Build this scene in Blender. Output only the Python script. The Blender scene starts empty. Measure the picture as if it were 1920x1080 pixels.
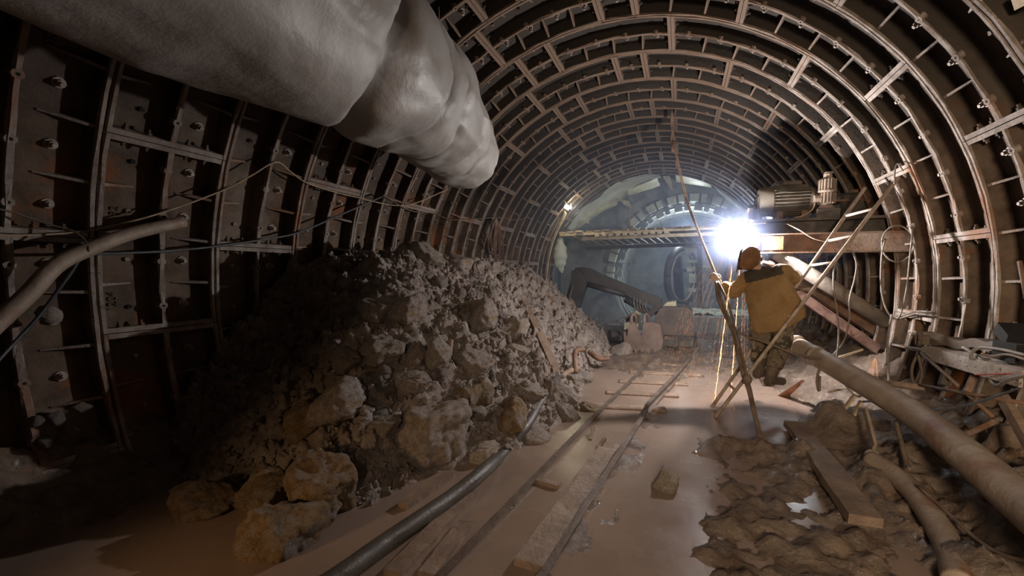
import bpy, bmesh, math, random
import numpy as np
from math import sin, cos, radians, pi, sqrt, atan2, degrees
from mathutils import Vector, Matrix

random.seed(7)
rng = np.random.default_rng(7)
sc = bpy.context.scene
col = sc.collection

# ------------------------------------------------------------------ camera
RI = 3.06            # radius of the lining at the inner edge of the flanges
AX = 1.15            # height of the tunnel axis above the mud
D0, SP = 1.7414, 0.75    # first ring joint in front of the camera, ring width
FPX, PPX, PPY = 766.5, 1036.0, 583.0
YAW, PITCH = radians(-17.45), radians(-5.44)
CAM = Vector((0.2518 * RI, 0.0, AX + 0.1038 * RI))
cF = Vector((sin(YAW) * cos(PITCH), cos(YAW) * cos(PITCH), sin(PITCH)))
cR = Vector((cos(YAW), -sin(YAW), 0.0))
cU = cR.cross(cF)
cd = bpy.data.cameras.new('camera')
cam = bpy.data.objects.new('camera', cd)
col.objects.link(cam)
cam.matrix_world = Matrix(((cR.x, cU.x, -cF.x, CAM.x), (cR.y, cU.y, -cF.y, CAM.y),
                           (cR.z, cU.z, -cF.z, CAM.z), (0, 0, 0, 1)))
cd.sensor_width = 36.0
cd.lens = FPX / 1920 * 36.0
cd.shift_x = -(PPX - 960) / 1920
cd.shift_y = (PPY - 540) / 1920
cd.clip_start = 0.02
sc.camera = cam

# ------------------------------------------------------------------ world, exposure, lights
w = bpy.data.worlds.new('dark_underground')
sc.world = w
w.use_nodes = True
w.node_tree.nodes['Background'].inputs[0].default_value = (0.55, 0.5, 0.45, 1)
w.node_tree.nodes['Background'].inputs[1].default_value = 0.004
vs = sc.view_settings
vs.view_transform = 'Standard'
vs.look = 'None'
vs.gamma = 1.0
vs.use_curve_mapping = False
vs.exposure = 0.0
ARC = Vector((1.435, 5.27, 1.80))


def light(name, kind, loc, power, color, size=0.1, target=None, **kw):
    ld = bpy.data.lights.new(name, kind)
    ld.energy = power
    ld.color = color
    if kind == 'AREA':
        ld.shape = 'DISK'
        ld.size = size
    else:
        ld.shadow_soft_size = size
    for k, v in kw.items():
        setattr(ld, k, v)
    o = bpy.data.objects.new(name, ld)
    o.location = loc
    if target is not None:
        o.rotation_euler = (Vector(target) - Vector(loc)).to_track_quat('-Z', 'Y').to_euler()
    col.objects.link(o)
    return o


ARC_R, ARC_POWER = 0.03, 380.0      # the arc itself is the emitting sphere built below
light('work_lamp_behind', 'AREA', (1.2, -2.0, 2.1), 74, (1.0, 0.78, 0.54), 0.7, (3.0, 3.0, 1.1), spread=radians(105))
light('work_lamp_left', 'AREA', (-2.0, -0.7, 1.0), 2.2, (1.0, 0.62, 0.30), 0.3, (-1.2, 1.6, 0.1), spread=radians(55))
light('chamber_lamp', 'AREA', (2.75, 10.4, 2.75), 230, (0.70, 0.82, 1.0), 0.7, (-0.8, 13.4, 2.3))
light('added_glint_spot', 'SPOT', (2.6, 7.5, 2.3), 190, (0.80, 0.90, 1.0), 0.38, (1.75, 2.9, 0.0), spot_size=radians(34), spot_blend=0.8)  # added unseen spot, only there to put cool glints on the wet mud
light('far_tunnel_lamp', 'POINT', (0.9, 15.2, 2.95), 190, (0.75, 0.87, 1.0), 0.2)
light('portal_lamp_glow', 'POINT', (-2.02, 10.75, 3.18), 26, (1.0, 0.92, 0.62), 0.05)


# ------------------------------------------------------------------ helpers
def ray(x, y):
    return cF + cR * ((x - PPX) / FPX) - cU * ((y - PPY) / FPX)


def at(x, y, Y):
    d = ray(x, y)
    return CAM + d * (Y / d.y)


def atz(x, y, z=0.0):
    d = ray(x, y)
    return CAM + d * ((z - CAM.z) / d.z)


def wall(x, y, r=RI):
    d = ray(x, y)
    a = d.x ** 2 + d.z ** 2
    ox, oz = CAM.x, CAM.z - AX
    b = ox * d.x + oz * d.z
    c = ox * ox + oz * oz - r * r
    return CAM + d * ((-b + sqrt(b * b - a * c)) / a)


def tag(o, label=None, cat=None, group=None, kind=None):
    if label: o['label'] = label
    if cat: o['category'] = cat
    if group: o['group'] = group
    if kind: o['kind'] = kind
    return o


def empty(name, loc=(0, 0, 0), label=None, cat=None, group=None, kind=None):
    o = bpy.data.objects.new(name, None)
    o.empty_display_size = 0.1
    o.location = loc
    col.objects.link(o)
    return tag(o, label, cat, group, kind)


def hash3(ix, iy, iz, seed):
    h = (ix * 374761393 + iy * 668265263 + iz * 1274126177 + seed * 974634777) & 0x7fffffff
    h = ((h ^ (h >> 13)) * 1103515245) & 0x7fffffff
    h = (h ^ (h >> 16)) & 0xffff
    return h / 32767.5 - 1.0


def vnoise(P, seed=0):
    P = np.asarray(P, dtype=np.float64)
    i = np.floor(P).astype(np.int64)
    f = P - i
    u = f * f * f * (f * (f * 6 - 15) + 10)
    out = 0
    for dx in (0, 1):
        wx = u[..., 0] if dx else 1 - u[..., 0]
        for dy in (0, 1):
            wy = u[..., 1] if dy else 1 - u[..., 1]
            for dz in (0, 1):
                wz = u[..., 2] if dz else 1 - u[..., 2]
                out = out + wx * wy * wz * hash3(i[..., 0] + dx, i[..., 1] + dy, i[..., 2] + dz, seed)
    return out


def fbm(P, octs=4, seed=0, gain=0.5, ridge=False):
    P = np.asarray(P, dtype=np.float64)
    a, s, t = 1.0, 0.0, 0.0
    for k in range(octs):
        n = vnoise(P * (2.03 ** k) + 17.3 * k, seed + k)
        if ridge: n = 1 - 2 * np.abs(n)
        s = s + a * n
        t += a
        a *= gain
    return s / t


def sstep(x, a, b):
    t = np.clip((np.asarray(x, float) - a) / (b - a), 0, 1)
    return t * t * (3 - 2 * t)


def smooth_path(pts, n=6):
    P = [Vector(p) for p in pts]
    if len(P) < 3:
        return P
    out = []
    for i in range(len(P) - 1):
        p0 = P[i - 1] if i else P[0] * 2 - P[1]
        p1, p2 = P[i], P[i + 1]
        p3 = P[i + 2] if i + 2 < len(P) else P[-1] * 2 - P[-2]
        for k in range(n):
            t = k / n
            out.append(0.5 * ((2 * p1) + (p2 - p0) * t + (2 * p0 - 5 * p1 + 4 * p2 - p3) * t * t
                              + (3 * p1 - p0 - 3 * p2 + p3) * t ** 3))
    out.append(P[-1])
    return out


class MB:
    """collects shapes, builds ONE mesh object"""

    def __init__(self):
        self.v, self.f, self.m = [], [], []

    def add(self, vs_, fs, m=0):
        b = len(self.v)
        self.v += [tuple(x) for x in vs_]
        self.f += [tuple(i + b for i in q) for q in fs]
        self.m += [m] * len(fs)
        return self

    def box(self, c, s, rot=None, m=0, bev=0.0):
        c = Vector(c)
        x, y, z = s[0] / 2, s[1] / 2, s[2] / 2
        M = rot if rot is not None else Matrix.Identity(3)
        if bev <= 0:
            vs_ = [Vector((i * x, j * y, k * z)) for i in (-1, 1) for j in (-1, 1) for k in (-1, 1)]
            fs = [(0, 1, 3, 2), (4, 6, 7, 5), (0, 4, 5, 1), (2, 3, 7, 6), (0, 2, 6, 4), (1, 5, 7, 3)]
            return self.add([c + M @ q for q in vs_], fs, m)
        b = min(bev, x * .9, y * .9, z * .9)
        bm = bmesh.new()
        bmesh.ops.create_cube(bm, size=1.0)
        for q in bm.verts:
            q.co = Vector((q.co.x * 2 * x, q.co.y * 2 * y, q.co.z * 2 * z))
        bmesh.ops.bevel(bm, geom=bm.edges[:], offset=b, segments=1, affect='EDGES', profile=0.5)
        bm.verts.index_update()
        self.add([c + M @ q.co for q in bm.verts], [[q.index for q in f.verts] for f in bm.faces], m)
        bm.free()
        return self

    def bar(self, p0, p1, w_, h_, up=(0, 0, 1), m=0, bev=0.0):
        p0, p1 = Vector(p0), Vector(p1)
        d = p1 - p0
        L = d.length
        d.normalize()
        up = Vector(up)
        s = d.cross(up)
        if s.length < 1e-4: s = d.cross(Vector((1, 0, 0)))
        s.normalize()
        u = s.cross(d)
        M = Matrix((s, d, u)).transposed()
        return self.box((p0 + p1) / 2, (w_, L, h_), M, m, bev)

    def tube(self, path, r, n=8, m=0, caps=True, sx=1.0, up=None):
        P = [Vector(p) for p in path]
        k = len(P)
        rad = r if callable(r) else (lambda t: r)
        T = [(P[min(i + 1, k - 1)] - P[max(i - 1, 0)]).normalized() for i in range(k)]
        ref = Vector(up) if up else (Vector((0, 0, 1)) if abs(T[0].z) < 0.9 else Vector((1, 0, 0)))
        s = T[0].cross(ref).normalized()
        vs_, fs = [], []
        for i in range(k):
            s = (s - T[i] * s.dot(T[i])).normalized()
            u = s.cross(T[i])
            R = rad(i / max(1, k - 1))
            for j in range(n):
                a = 2 * pi * j / n
                vs_.append(P[i] + s * (cos(a) * R * sx) + u * (sin(a) * R))
        for i in range(k - 1):
            for j in range(n):
                a, b = i * n + j, i * n + (j + 1) % n
                fs.append((a, b, b + n, a + n))
        if caps:
            fs.append(tuple(range(n - 1, -1, -1)))
            fs.append(tuple((k - 1) * n + j for j in range(n)))
        return self.add(vs_, fs, m)

    def cyl(self, p0, p1, r, n=10, m=0, r1=None):
        r1 = r if r1 is None else r1
        return self.tube([p0, p1], lambda t: r + (r1 - r) * t, n, m)

    def ball(self, c, r, m=0, n=8, sc_=(1, 1, 1)):
        c = Vector(c)
        vs_, fs = [], []
        h = max(4, n // 2)
        for i in range(h + 1):
            th = pi * i / h
            for j in range(n):
                a = 2 * pi * j / n
                vs_.append(c + Vector((sin(th) * cos(a) * r * sc_[0], sin(th) * sin(a) * r * sc_[1], cos(th) * r * sc_[2])))
        for i in range(h):
            for j in range(n):
                a, b = i * n + j, i * n + (j + 1) % n
                fs.append((a, a + n, b + n, b))
        return self.add(vs_, fs, m)

    def torus(self, c, axis, R, r, n=24, k=8, m=0, a0=0, a1=2 * pi):
        axis = Vector(axis).normalized()
        s = axis.cross(Vector((0, 0, 1)))
        if s.length < 1e-3: s = Vector((1, 0, 0))
        s.normalize()
        u = axis.cross(s)
        pts = [Vector(c) + (s * cos(a0 + (a1 - a0) * i / n) + u * sin(a0 + (a1 - a0) * i / n)) * R for i in range(n + 1)]
        return self.tube(pts, r, k, m, caps=True)

    def build(self, name, mats, parent=None, smooth=False, origin=None):
        me = bpy.data.meshes.new(name)
        V = np.array(self.v, dtype=np.float64).reshape(-1, 3)
        if origin is not None:
            V = V - np.array(origin)
        me.from_pydata(V.tolist(), [], self.f)
        mats = mats if isinstance(mats, (list, tuple)) else [mats]
        for q in mats: me.materials.append(q)
        if len(mats) > 1:
            me.polygons.foreach_set('material_index', np.array(self.m, dtype=np.int32))
        if smooth:
            me.polygons.foreach_set('use_smooth', np.ones(len(me.polygons), dtype=bool))
        me.update()
        o = bpy.data.objects.new(name, me)
        if origin is not None: o.location = origin
        col.objects.link(o)
        if parent is not None:
            o.parent = parent
            o.matrix_parent_inverse = Matrix.Translation(-parent.location)
        return o


def grid_mesh(name, X, Y, Z, mat, smooth=True, keep=None):
    ny, nx = X.shape
    me = bpy.data.meshes.new(name)
    V = np.stack([X, Y, Z], -1).reshape(-1, 3)
    I = np.arange(nx * ny).reshape(ny, nx)
    Q = np.stack([I[:-1, :-1], I[:-1, 1:], I[1:, 1:], I[1:, :-1]], -1).reshape(-1, 4)
    if keep is not None:
        kq = keep[:-1, :-1] | keep[1:, 1:]
        Q = Q[kq.reshape(-1)]
        used = np.unique(Q)
        mp = np.zeros(len(V), int)
        mp[used] = np.arange(len(used))
        V = V[used]
        Q = mp[Q]
    me.vertices.add(len(V))
    me.vertices.foreach_set('co', V.reshape(-1).astype(np.float32))
    me.loops.add(Q.size)
    me.loops.foreach_set('vertex_index', Q.reshape(-1).astype(np.int32))
    me.polygons.add(len(Q))
    me.polygons.foreach_set('loop_start', np.arange(0, Q.size, 4, dtype=np.int32))
    me.polygons.foreach_set('loop_total', np.full(len(Q), 4, dtype=np.int32))
    me.update(calc_edges=True)
    me.polygons.foreach_set('use_smooth', np.full(len(Q), smooth, dtype=bool))
    me.materials.append(mat)
    o = bpy.data.objects.new(name, me)
    col.objects.link(o)
    return o


# ------------------------------------------------------------------ materials
def mat(name, c1, c2=None, rough=0.8, scale=6.0, detail=6.0, bump=0.3, bscale=25.0, metal=0.0, spec=0.5,
        patch=None, pscale=2.0, pth=(0.5, 0.62), rough2=None, coat=0.0, bdist=0.02, speck=None, height=None):
    m = bpy.data.materials.new(name)
    m.use_nodes = True
    nt = m.node_tree
    N, L = nt.nodes, nt.links
    b = N['Principled BSDF']
    tc = N.new('ShaderNodeTexCoord')
    c2 = c2 or tuple(x * 0.6 for x in c1)

    def noise(s, d=6.0, rr=0.6):
        n = N.new('ShaderNodeTexNoise')
        n.inputs['Scale'].default_value = s
        n.inputs['Detail'].default_value = d
        n.inputs['Roughness'].default_value = rr
        L.new(tc.outputs['Object'], n.inputs['Vector'])
        return n.outputs['Fac']

    def mixc(fac, a, bb):
        x = N.new('ShaderNodeMix')
        x.data_type = 'RGBA'
        L.new(fac, x.inputs['Factor'])
        for sock, v in ((x.inputs[6], a), (x.inputs[7], bb)):
            if isinstance(v, tuple): sock.default_value = (*v, 1)
            else: L.new(v, sock)
        return x.outputs[2]

    def ramp(fac, a, bb):
        r = N.new('ShaderNodeMapRange')
        r.interpolation_type = 'SMOOTHSTEP'
        r.inputs['From Min'].default_value = a
        r.inputs['From Max'].default_value = bb
        L.new(fac, r.inputs['Value'])
        return r.outputs['Result']

    nf = noise(scale, detail)
    c = mixc(ramp(nf, 0.32, 0.68), c2, c1)
    for i, (pc, ps, pt) in enumerate(patch or []):
        c = mixc(ramp(noise(ps, 5.0, 0.65), *pt), c, pc)
    if speck:
        c = mixc(ramp(noise(speck[1], 2.0), *speck[2]), c, speck[0])
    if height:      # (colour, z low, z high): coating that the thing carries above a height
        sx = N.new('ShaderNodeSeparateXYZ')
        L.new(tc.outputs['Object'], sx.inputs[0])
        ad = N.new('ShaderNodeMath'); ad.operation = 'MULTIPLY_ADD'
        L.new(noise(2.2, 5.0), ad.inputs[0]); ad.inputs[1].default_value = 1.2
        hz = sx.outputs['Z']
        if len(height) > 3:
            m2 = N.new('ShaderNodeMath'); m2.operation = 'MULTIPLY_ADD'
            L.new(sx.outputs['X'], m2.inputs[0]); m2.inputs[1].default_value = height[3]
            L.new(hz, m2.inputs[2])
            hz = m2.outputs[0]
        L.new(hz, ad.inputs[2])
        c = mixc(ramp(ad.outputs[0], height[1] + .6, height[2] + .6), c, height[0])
    L.new(c, b.inputs['Base Color'])
    b.inputs['Metallic'].default_value = metal
    b.inputs['Specular IOR Level'].default_value = spec
    b.inputs['Coat Weight'].default_value = coat
    b.inputs['Coat Roughness'].default_value = 0.15
    if rough2 is None:
        b.inputs['Roughness'].default_value = rough
    else:
        r = N.new('ShaderNodeMapRange')
        r.inputs['From Min'].default_value = 0.35
        r.inputs['From Max'].default_value = 0.65
        r.inputs['To Min'].default_value = rough
        r.inputs['To Max'].default_value = rough2
        L.new(noise(scale * 1.7, 4.0), r.inputs['Value'])
        L.new(r.outputs['Result'], b.inputs['Roughness'])
    if bump > 0:
        bp = N.new('ShaderNodeBump')
        bp.inputs['Strength'].default_value = bump
        bp.inputs['Distance'].default_value = bdist
        L.new(noise(bscale, 8.0, 0.65), bp.inputs['Height'])
        L.new(bp.outputs['Normal'], b.inputs['Normal'])
    return m


M = {}
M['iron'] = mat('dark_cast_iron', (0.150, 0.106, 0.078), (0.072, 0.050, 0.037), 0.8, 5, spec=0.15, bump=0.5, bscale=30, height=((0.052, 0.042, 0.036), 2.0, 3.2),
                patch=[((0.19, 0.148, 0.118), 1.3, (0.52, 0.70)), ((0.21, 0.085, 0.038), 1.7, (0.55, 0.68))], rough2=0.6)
M['crust'] = mat('muddy_flange', (0.34, 0.29, 0.26), (0.17, 0.13, 0.108), 0.85, 7, bump=0.6, bscale=45, height=((0.175, 0.115, 0.082), 2.7, 3.8, -0.25),
                 patch=[((0.24, 0.115, 0.062), 1.1, (0.50, 0.66)), ((0.44, 0.40, 0.37), 0.8, (0.55, 0.70))],
                 speck=((0.11, 0.08, 0.06), 60, (0.62, 0.7)))
M['hole'] = mat('black_hole', (0.006, 0.005, 0.005), (0.004, 0.004, 0.004), 0.9, bump=0)
M['plug'] = mat('plug_steel', (0.36, 0.30, 0.26), (0.18, 0.14, 0.115), 0.6, 12, bump=0.2, metal=0.2)
M['mud'] = mat('wet_mud', (0.190, 0.142, 0.110), (0.112, 0.080, 0.060), 0.08, 5, bump=0.8, bscale=27, spec=0.9, bdist=0.03,
               rough2=0.30, patch=[((0.22, 0.155, 0.11), 2.0, (0.5, 0.7)), ((0.13, 0.068, 0.03), 1.5, (0.58, 0.72))])
M['slurry'] = mat('mud_slurry', (0.265, 0.192, 0.153), (0.215, 0.153, 0.120), 0.20, 1.2, bump=0.06, bscale=7, spec=0.5, rough2=0.32)
M['heap'] = mat('clod_mud', (0.34, 0.285, 0.255), (0.195, 0.155, 0.136), 0.85, 9, bump=1.0, bscale=38, bdist=0.03,
                patch=[((0.20, 0.10, 0.045), 1.6, (0.60, 0.74)), ((0.30, 0.25, 0.225), 2.5, (0.58, 0.7))])
M['rock'] = mat('mud_coated_rock', (0.39, 0.33, 0.295), (0.23, 0.182, 0.158), 0.85, 7, bump=1.0, bscale=24, bdist=0.025,
                patch=[((0.24, 0.15, 0.075), 2.0, (0.55, 0.68))])
M['ochre'] = mat('ochre_rock', (0.32, 0.21, 0.105), (0.16, 0.10, 0.055), 0.85, 6, bump=1.0, bscale=22, bdist=0.03,
                 patch=[((0.29, 0.235, 0.20), 2.2, (0.48, 0.6))])
M['pale'] = mat('pale_rock', (0.42, 0.35, 0.29), (0.25, 0.20, 0.16), 0.85, 7, bump=0.9, bscale=24, bdist=0.02)
M['fabric'] = mat('grey_duct_fabric', (0.33, 0.305, 0.29), (0.25, 0.23, 0.215), 0.42, 2.2, bump=0.25, bscale=7, bdist=0.04,
                  patch=[((0.24, 0.205, 0.18), 1.3, (0.56, 0.72))], rough2=0.58)
M['dark_fabric'] = mat('dark_strap', (0.075, 0.065, 0.058), None, 0.7, 6, bump=0.2)
M['rail'] = mat('rail_steel', (0.19, 0.145, 0.12), (0.11, 0.08, 0.065), 0.3, 8, bump=0.4, bscale=35, metal=0.3, rough2=0.5)
M['wood'] = mat('muddy_wood', (0.29, 0.205, 0.15), (0.17, 0.112, 0.08), 0.4, 6, bump=0.7, bscale=30, rough2=0.7)
M['drywood'] = mat('pale_timber', (0.55, 0.44, 0.31), (0.34, 0.26, 0.18), 0.8, 8, bump=0.4, bscale=40)
M['hose'] = mat('black_rubber_hose', (0.10, 0.085, 0.078), (0.06, 0.05, 0.045), 0.26, 5, bump=0.3, bscale=40, rough2=0.5)
M['rust'] = mat('rusty_steel', (0.22, 0.115, 0.07), (0.10, 0.055, 0.037), 0.65, 6, bump=0.5, bscale=40,
                patch=[((0.27, 0.20, 0.16), 2.0, (0.5, 0.66))])
M['redrust'] = mat('red_oxide_steel', (0.26, 0.165, 0.14), (0.15, 0.082, 0.066), 0.7, 9, bump=0.4, bscale=40,
                   patch=[((0.12, 0.05, 0.035), 4.0, (0.55, 0.65))])
M['greysteel'] = mat('grey_dusty_steel', (0.34, 0.30, 0.265), (0.22, 0.18, 0.15), 0.55, 6, bump=0.3, bscale=35,
                     patch=[((0.20, 0.12, 0.08), 3.0, (0.60, 0.72))])
M['pipe'] = mat('pale_mud_pipe', (0.34, 0.265, 0.21), (0.23, 0.17, 0.13), 0.5, 5, bump=0.4, bscale=30,
                patch=[((0.21, 0.095, 0.05), 2.4, (0.57, 0.70)), ((0.42, 0.36, 0.31), 1.7, (0.6, 0.7))])
M['darksteel'] = mat('dark_machine_steel', (0.085, 0.07, 0.06), (0.045, 0.036, 0.03), 0.6, 7, bump=0.3, bscale=30,
                     patch=[((0.17, 0.13, 0.10), 2.5, (0.55, 0.7))])
M['orange'] = mat('orange_primer_plate', (0.42, 0.20, 0.11), (0.27, 0.12, 0.065), 0.6, 8, bump=0.2, bscale=40)
M['motor'] = mat('motor_dust', (0.15, 0.128, 0.105), (0.08, 0.066, 0.054), 0.7, 7, bump=0.3, bscale=40)
M['motorpale'] = mat('pale_gear_motor', (0.34, 0.265, 0.215), (0.20, 0.15, 0.12), 0.65, 9, bump=0.3, bscale=40,
                     patch=[((0.40, 0.13, 0.08), 6.0, (0.62, 0.7))])
M['ladder'] = mat('dusty_ladder_steel', (0.50, 0.41, 0.34), (0.30, 0.22, 0.17), 0.55, 9, bump=0.3, bscale=50)
M['canvas'] = mat('tan_canvas', (0.31, 0.195, 0.085), (0.235, 0.142, 0.058), 0.9, 5, bump=0.3, bscale=60, bdist=0.01,
                  patch=[((0.23, 0.125, 0.045), 3.0, (0.55, 0.7))])
M['yoke'] = mat('dark_yoke', (0.065, 0.050, 0.034), None, 0.9, 8, bump=0.2, bscale=60)
M['camo'] = mat('camouflage_cloth', (0.19, 0.15, 0.105), (0.13, 0.095, 0.065), 0.9, 6, bump=0.4, bscale=40, bdist=0.01,
                patch=[((0.055, 0.045, 0.03), 9.0, (0.50, 0.54)), ((0.28, 0.23, 0.165), 11.0, (0.56, 0.60))])
M['boot'] = mat('muddy_rubber_boot', (0.13, 0.09, 0.065), (0.06, 0.042, 0.032), 0.6, 8, bump=0.5, bscale=30)
M['hood'] = mat('leather_welding_hood', (0.24, 0.12, 0.045), (0.14, 0.065, 0.025), 0.7, 7, bump=0.3, bscale=30)
M['skin'] = mat('skin', (0.52, 0.31, 0.22), (0.44, 0.25, 0.17), 0.55, 8, bump=0.1, bscale=60)
M['glove'] = mat('work_glove', (0.55, 0.40, 0.33), (0.40, 0.27, 0.21), 0.8, 10, bump=0.3, bscale=50)
M['rope'] = mat('pale_rope', (0.62, 0.43, 0.30), (0.42, 0.27, 0.18), 0.8, 20, bump=0.4, bscale=120)
M['cable'] = mat('muddy_cable', (0.20, 0.145, 0.105), (0.11, 0.075, 0.055), 0.6, 10, bump=0.4, bscale=50)
M['bluecable'] = mat('dark_blue_cable', (0.075, 0.08, 0.09), (0.045, 0.047, 0.052), 0.45, 10, bump=0.2)
M['wire'] = mat('cream_wire', (0.40, 0.30, 0.20), (0.28, 0.20, 0.13), 0.6, 12, bump=0.1)
M['greycable'] = mat('grey_cable', (0.22, 0.19, 0.165), (0.14, 0.115, 0.095), 0.6, 12, bump=0.2)
M['concrete'] = mat('blue_grey_concrete', (0.30, 0.31, 0.31), (0.17, 0.18, 0.19), 0.85, 2.2, bump=0.5, bscale=12,
                    patch=[((0.11, 0.11, 0.11), 0.9, (0.54, 0.7))])
M['paleconc'] = mat('pale_concrete', (0.50, 0.51, 0.45), (0.30, 0.31, 0.28), 0.85, 3, bump=0.4, bscale=14)
M['greenrub'] = mat('pale_green_rubble', (0.42, 0.44, 0.33), (0.20, 0.205, 0.165), 0.9, 6, bump=0.8, bscale=20)
M['corrug'] = mat('corrugated_sheet', (0.58, 0.53, 0.36), (0.38, 0.34, 0.22), 0.5, 4, bump=0.15)
M['yellow'] = mat('excavator_paint', (0.50, 0.48, 0.36), (0.32, 0.30, 0.22), 0.6, 5, bump=0.2)
M['brownpaint'] = mat('brown_excavator_paint', (0.115, 0.082, 0.07), (0.05, 0.038, 0.035), 0.6, 3, bump=0.2)
M['boom'] = mat('dark_excavator_arm', (0.045, 0.04, 0.038), (0.025, 0.023, 0.023), 0.6, 5, bump=0.3, bscale=20)
M['bucket'] = mat('muddy_bucket', (0.20, 0.142, 0.118), (0.12, 0.082, 0.066), 0.7, 5, bump=0.5, bscale=25)
M['tape'] = mat('red_tape', (0.45, 0.06, 0.04), (0.30, 0.05, 0.03), 0.6, 30, bump=0)
M['belt'] = mat('rubber_belt', (0.13, 0.095, 0.07), (0.085, 0.06, 0.045), 0.7, 6, bump=0.3)
M['dust'] = mat('dusty_pale_steel', (0.46, 0.40, 0.36), (0.30, 0.25, 0.215), 0.8, 9, bump=0.5, bscale=45,
                speck=((0.12, 0.09, 0.07), 55, (0.58, 0.66)))


def emis(name, c, s):
    m = bpy.data.materials.new(name)
    m.use_nodes = True
    nt = m.node_tree
    nt.nodes.clear()
    e = nt.nodes.new('ShaderNodeEmission')
    o = nt.nodes.new('ShaderNodeOutputMaterial')
    e.inputs[0].default_value = (*c, 1)
    e.inputs[1].default_value = s
    nt.links.new(e.outputs[0], o.inputs[0])
    return m


M['arc'] = emis('arc_flame', (1.0, 0.955, 0.94), ARC_POWER / (4 * pi * pi * ARC_R ** 2))
M['spark'] = emis('hot_spark', (1.0, 0.52, 0.26), 3.2)
M['sparkdim'] = emis('cooling_spark', (1.0, 0.42, 0.18), 1.0)
M['lampglow'] = emis('lamp_glass', (1.0, 0.96, 0.75), 40)


def film_mat():
    m = bpy.data.materials.new('clear_plastic_film')
    m.use_nodes = True
    nt = m.node_tree
    b = nt.nodes['Principled BSDF']
    b.inputs['Base Color'].default_value = (0.86, 0.88, 0.80, 1)
    b.inputs['Roughness'].default_value = 0.25
    b.inputs['Alpha'].default_value = 0.34
    return m


M['film'] = film_mat()

# ------------------------------------------------------------------ tunnel lining (rings of cast iron segments)
EVEN = [-119.4, -92.2, -66.5, -39.5, -22.6, -15.3, 10.9, 37.9, 65.0, 92.3, 119.5]
ODD = [-133.0, -107.0, -79.8, -52.7, -25.5, -2.7, 4.2, 24.0, 51.0, 78.4, 105.6, 132.0]
RS = RI + 0.135      # radius of the skin


def pol(r, a, y):
    a = radians(a)
    return (r * sin(a), y, AX + r * cos(a))


def sweep(mb, prof, a0, a1, n, m=0, jit=0.0, seed=0, mm=None):
    vs_, fs = [], []
    k = len(prof)
    for i in range(n + 1):
        a = a0 + (a1 - a0) * i / n
        for (r, y, jf) in prof:
            j = jit * jf
            if j:
                r = r + j * float(hash3(i * 7 + int(y * 911), int(r * 777), seed, 5))
                y = y + j * 0.7 * float(hash3(i * 13 + 5, int(y * 757) + int(r * 99), seed, 9))
            vs_.append(pol(r, a, y))
    for i in range(n):
        for j in range(k):
            b = (j + 1) % k
            fs.append((i * k + j, i * k + b, (i + 1) * k + b, (i + 1) * k + j))
    fs.append(tuple(range(k)))
    fs.append(tuple(n * k + j for j in range(k - 1, -1, -1)))
    mb.add(vs_, fs, m)
    if mm:
        L = len(fs)
        for i in range(n):
            for j in range(k):
                mb.m[len(mb.m) - L + i * k + j] = mm[j]


def plug_into(mb, c, nrm, r, L):
    c, nrm = Vector(c), Vector(nrm)
    mb.cyl(c, c + nrm * L * 0.25, r * 1.9, 10, 1, r * 1.7)
    mb.cyl(c + nrm * L * 0.2, c + nrm * L * 0.7, r * 1.15, 8, 1)
    mb.cyl(c + nrm * L * 0.7, c + nrm * L, r * 0.75, 6, 1)


lining = empty('wall_lining', (0, 0, 0), 'ribbed tunnel lining of dark rusty cast iron segments', None, None, 'structure')
SEG = {}


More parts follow.
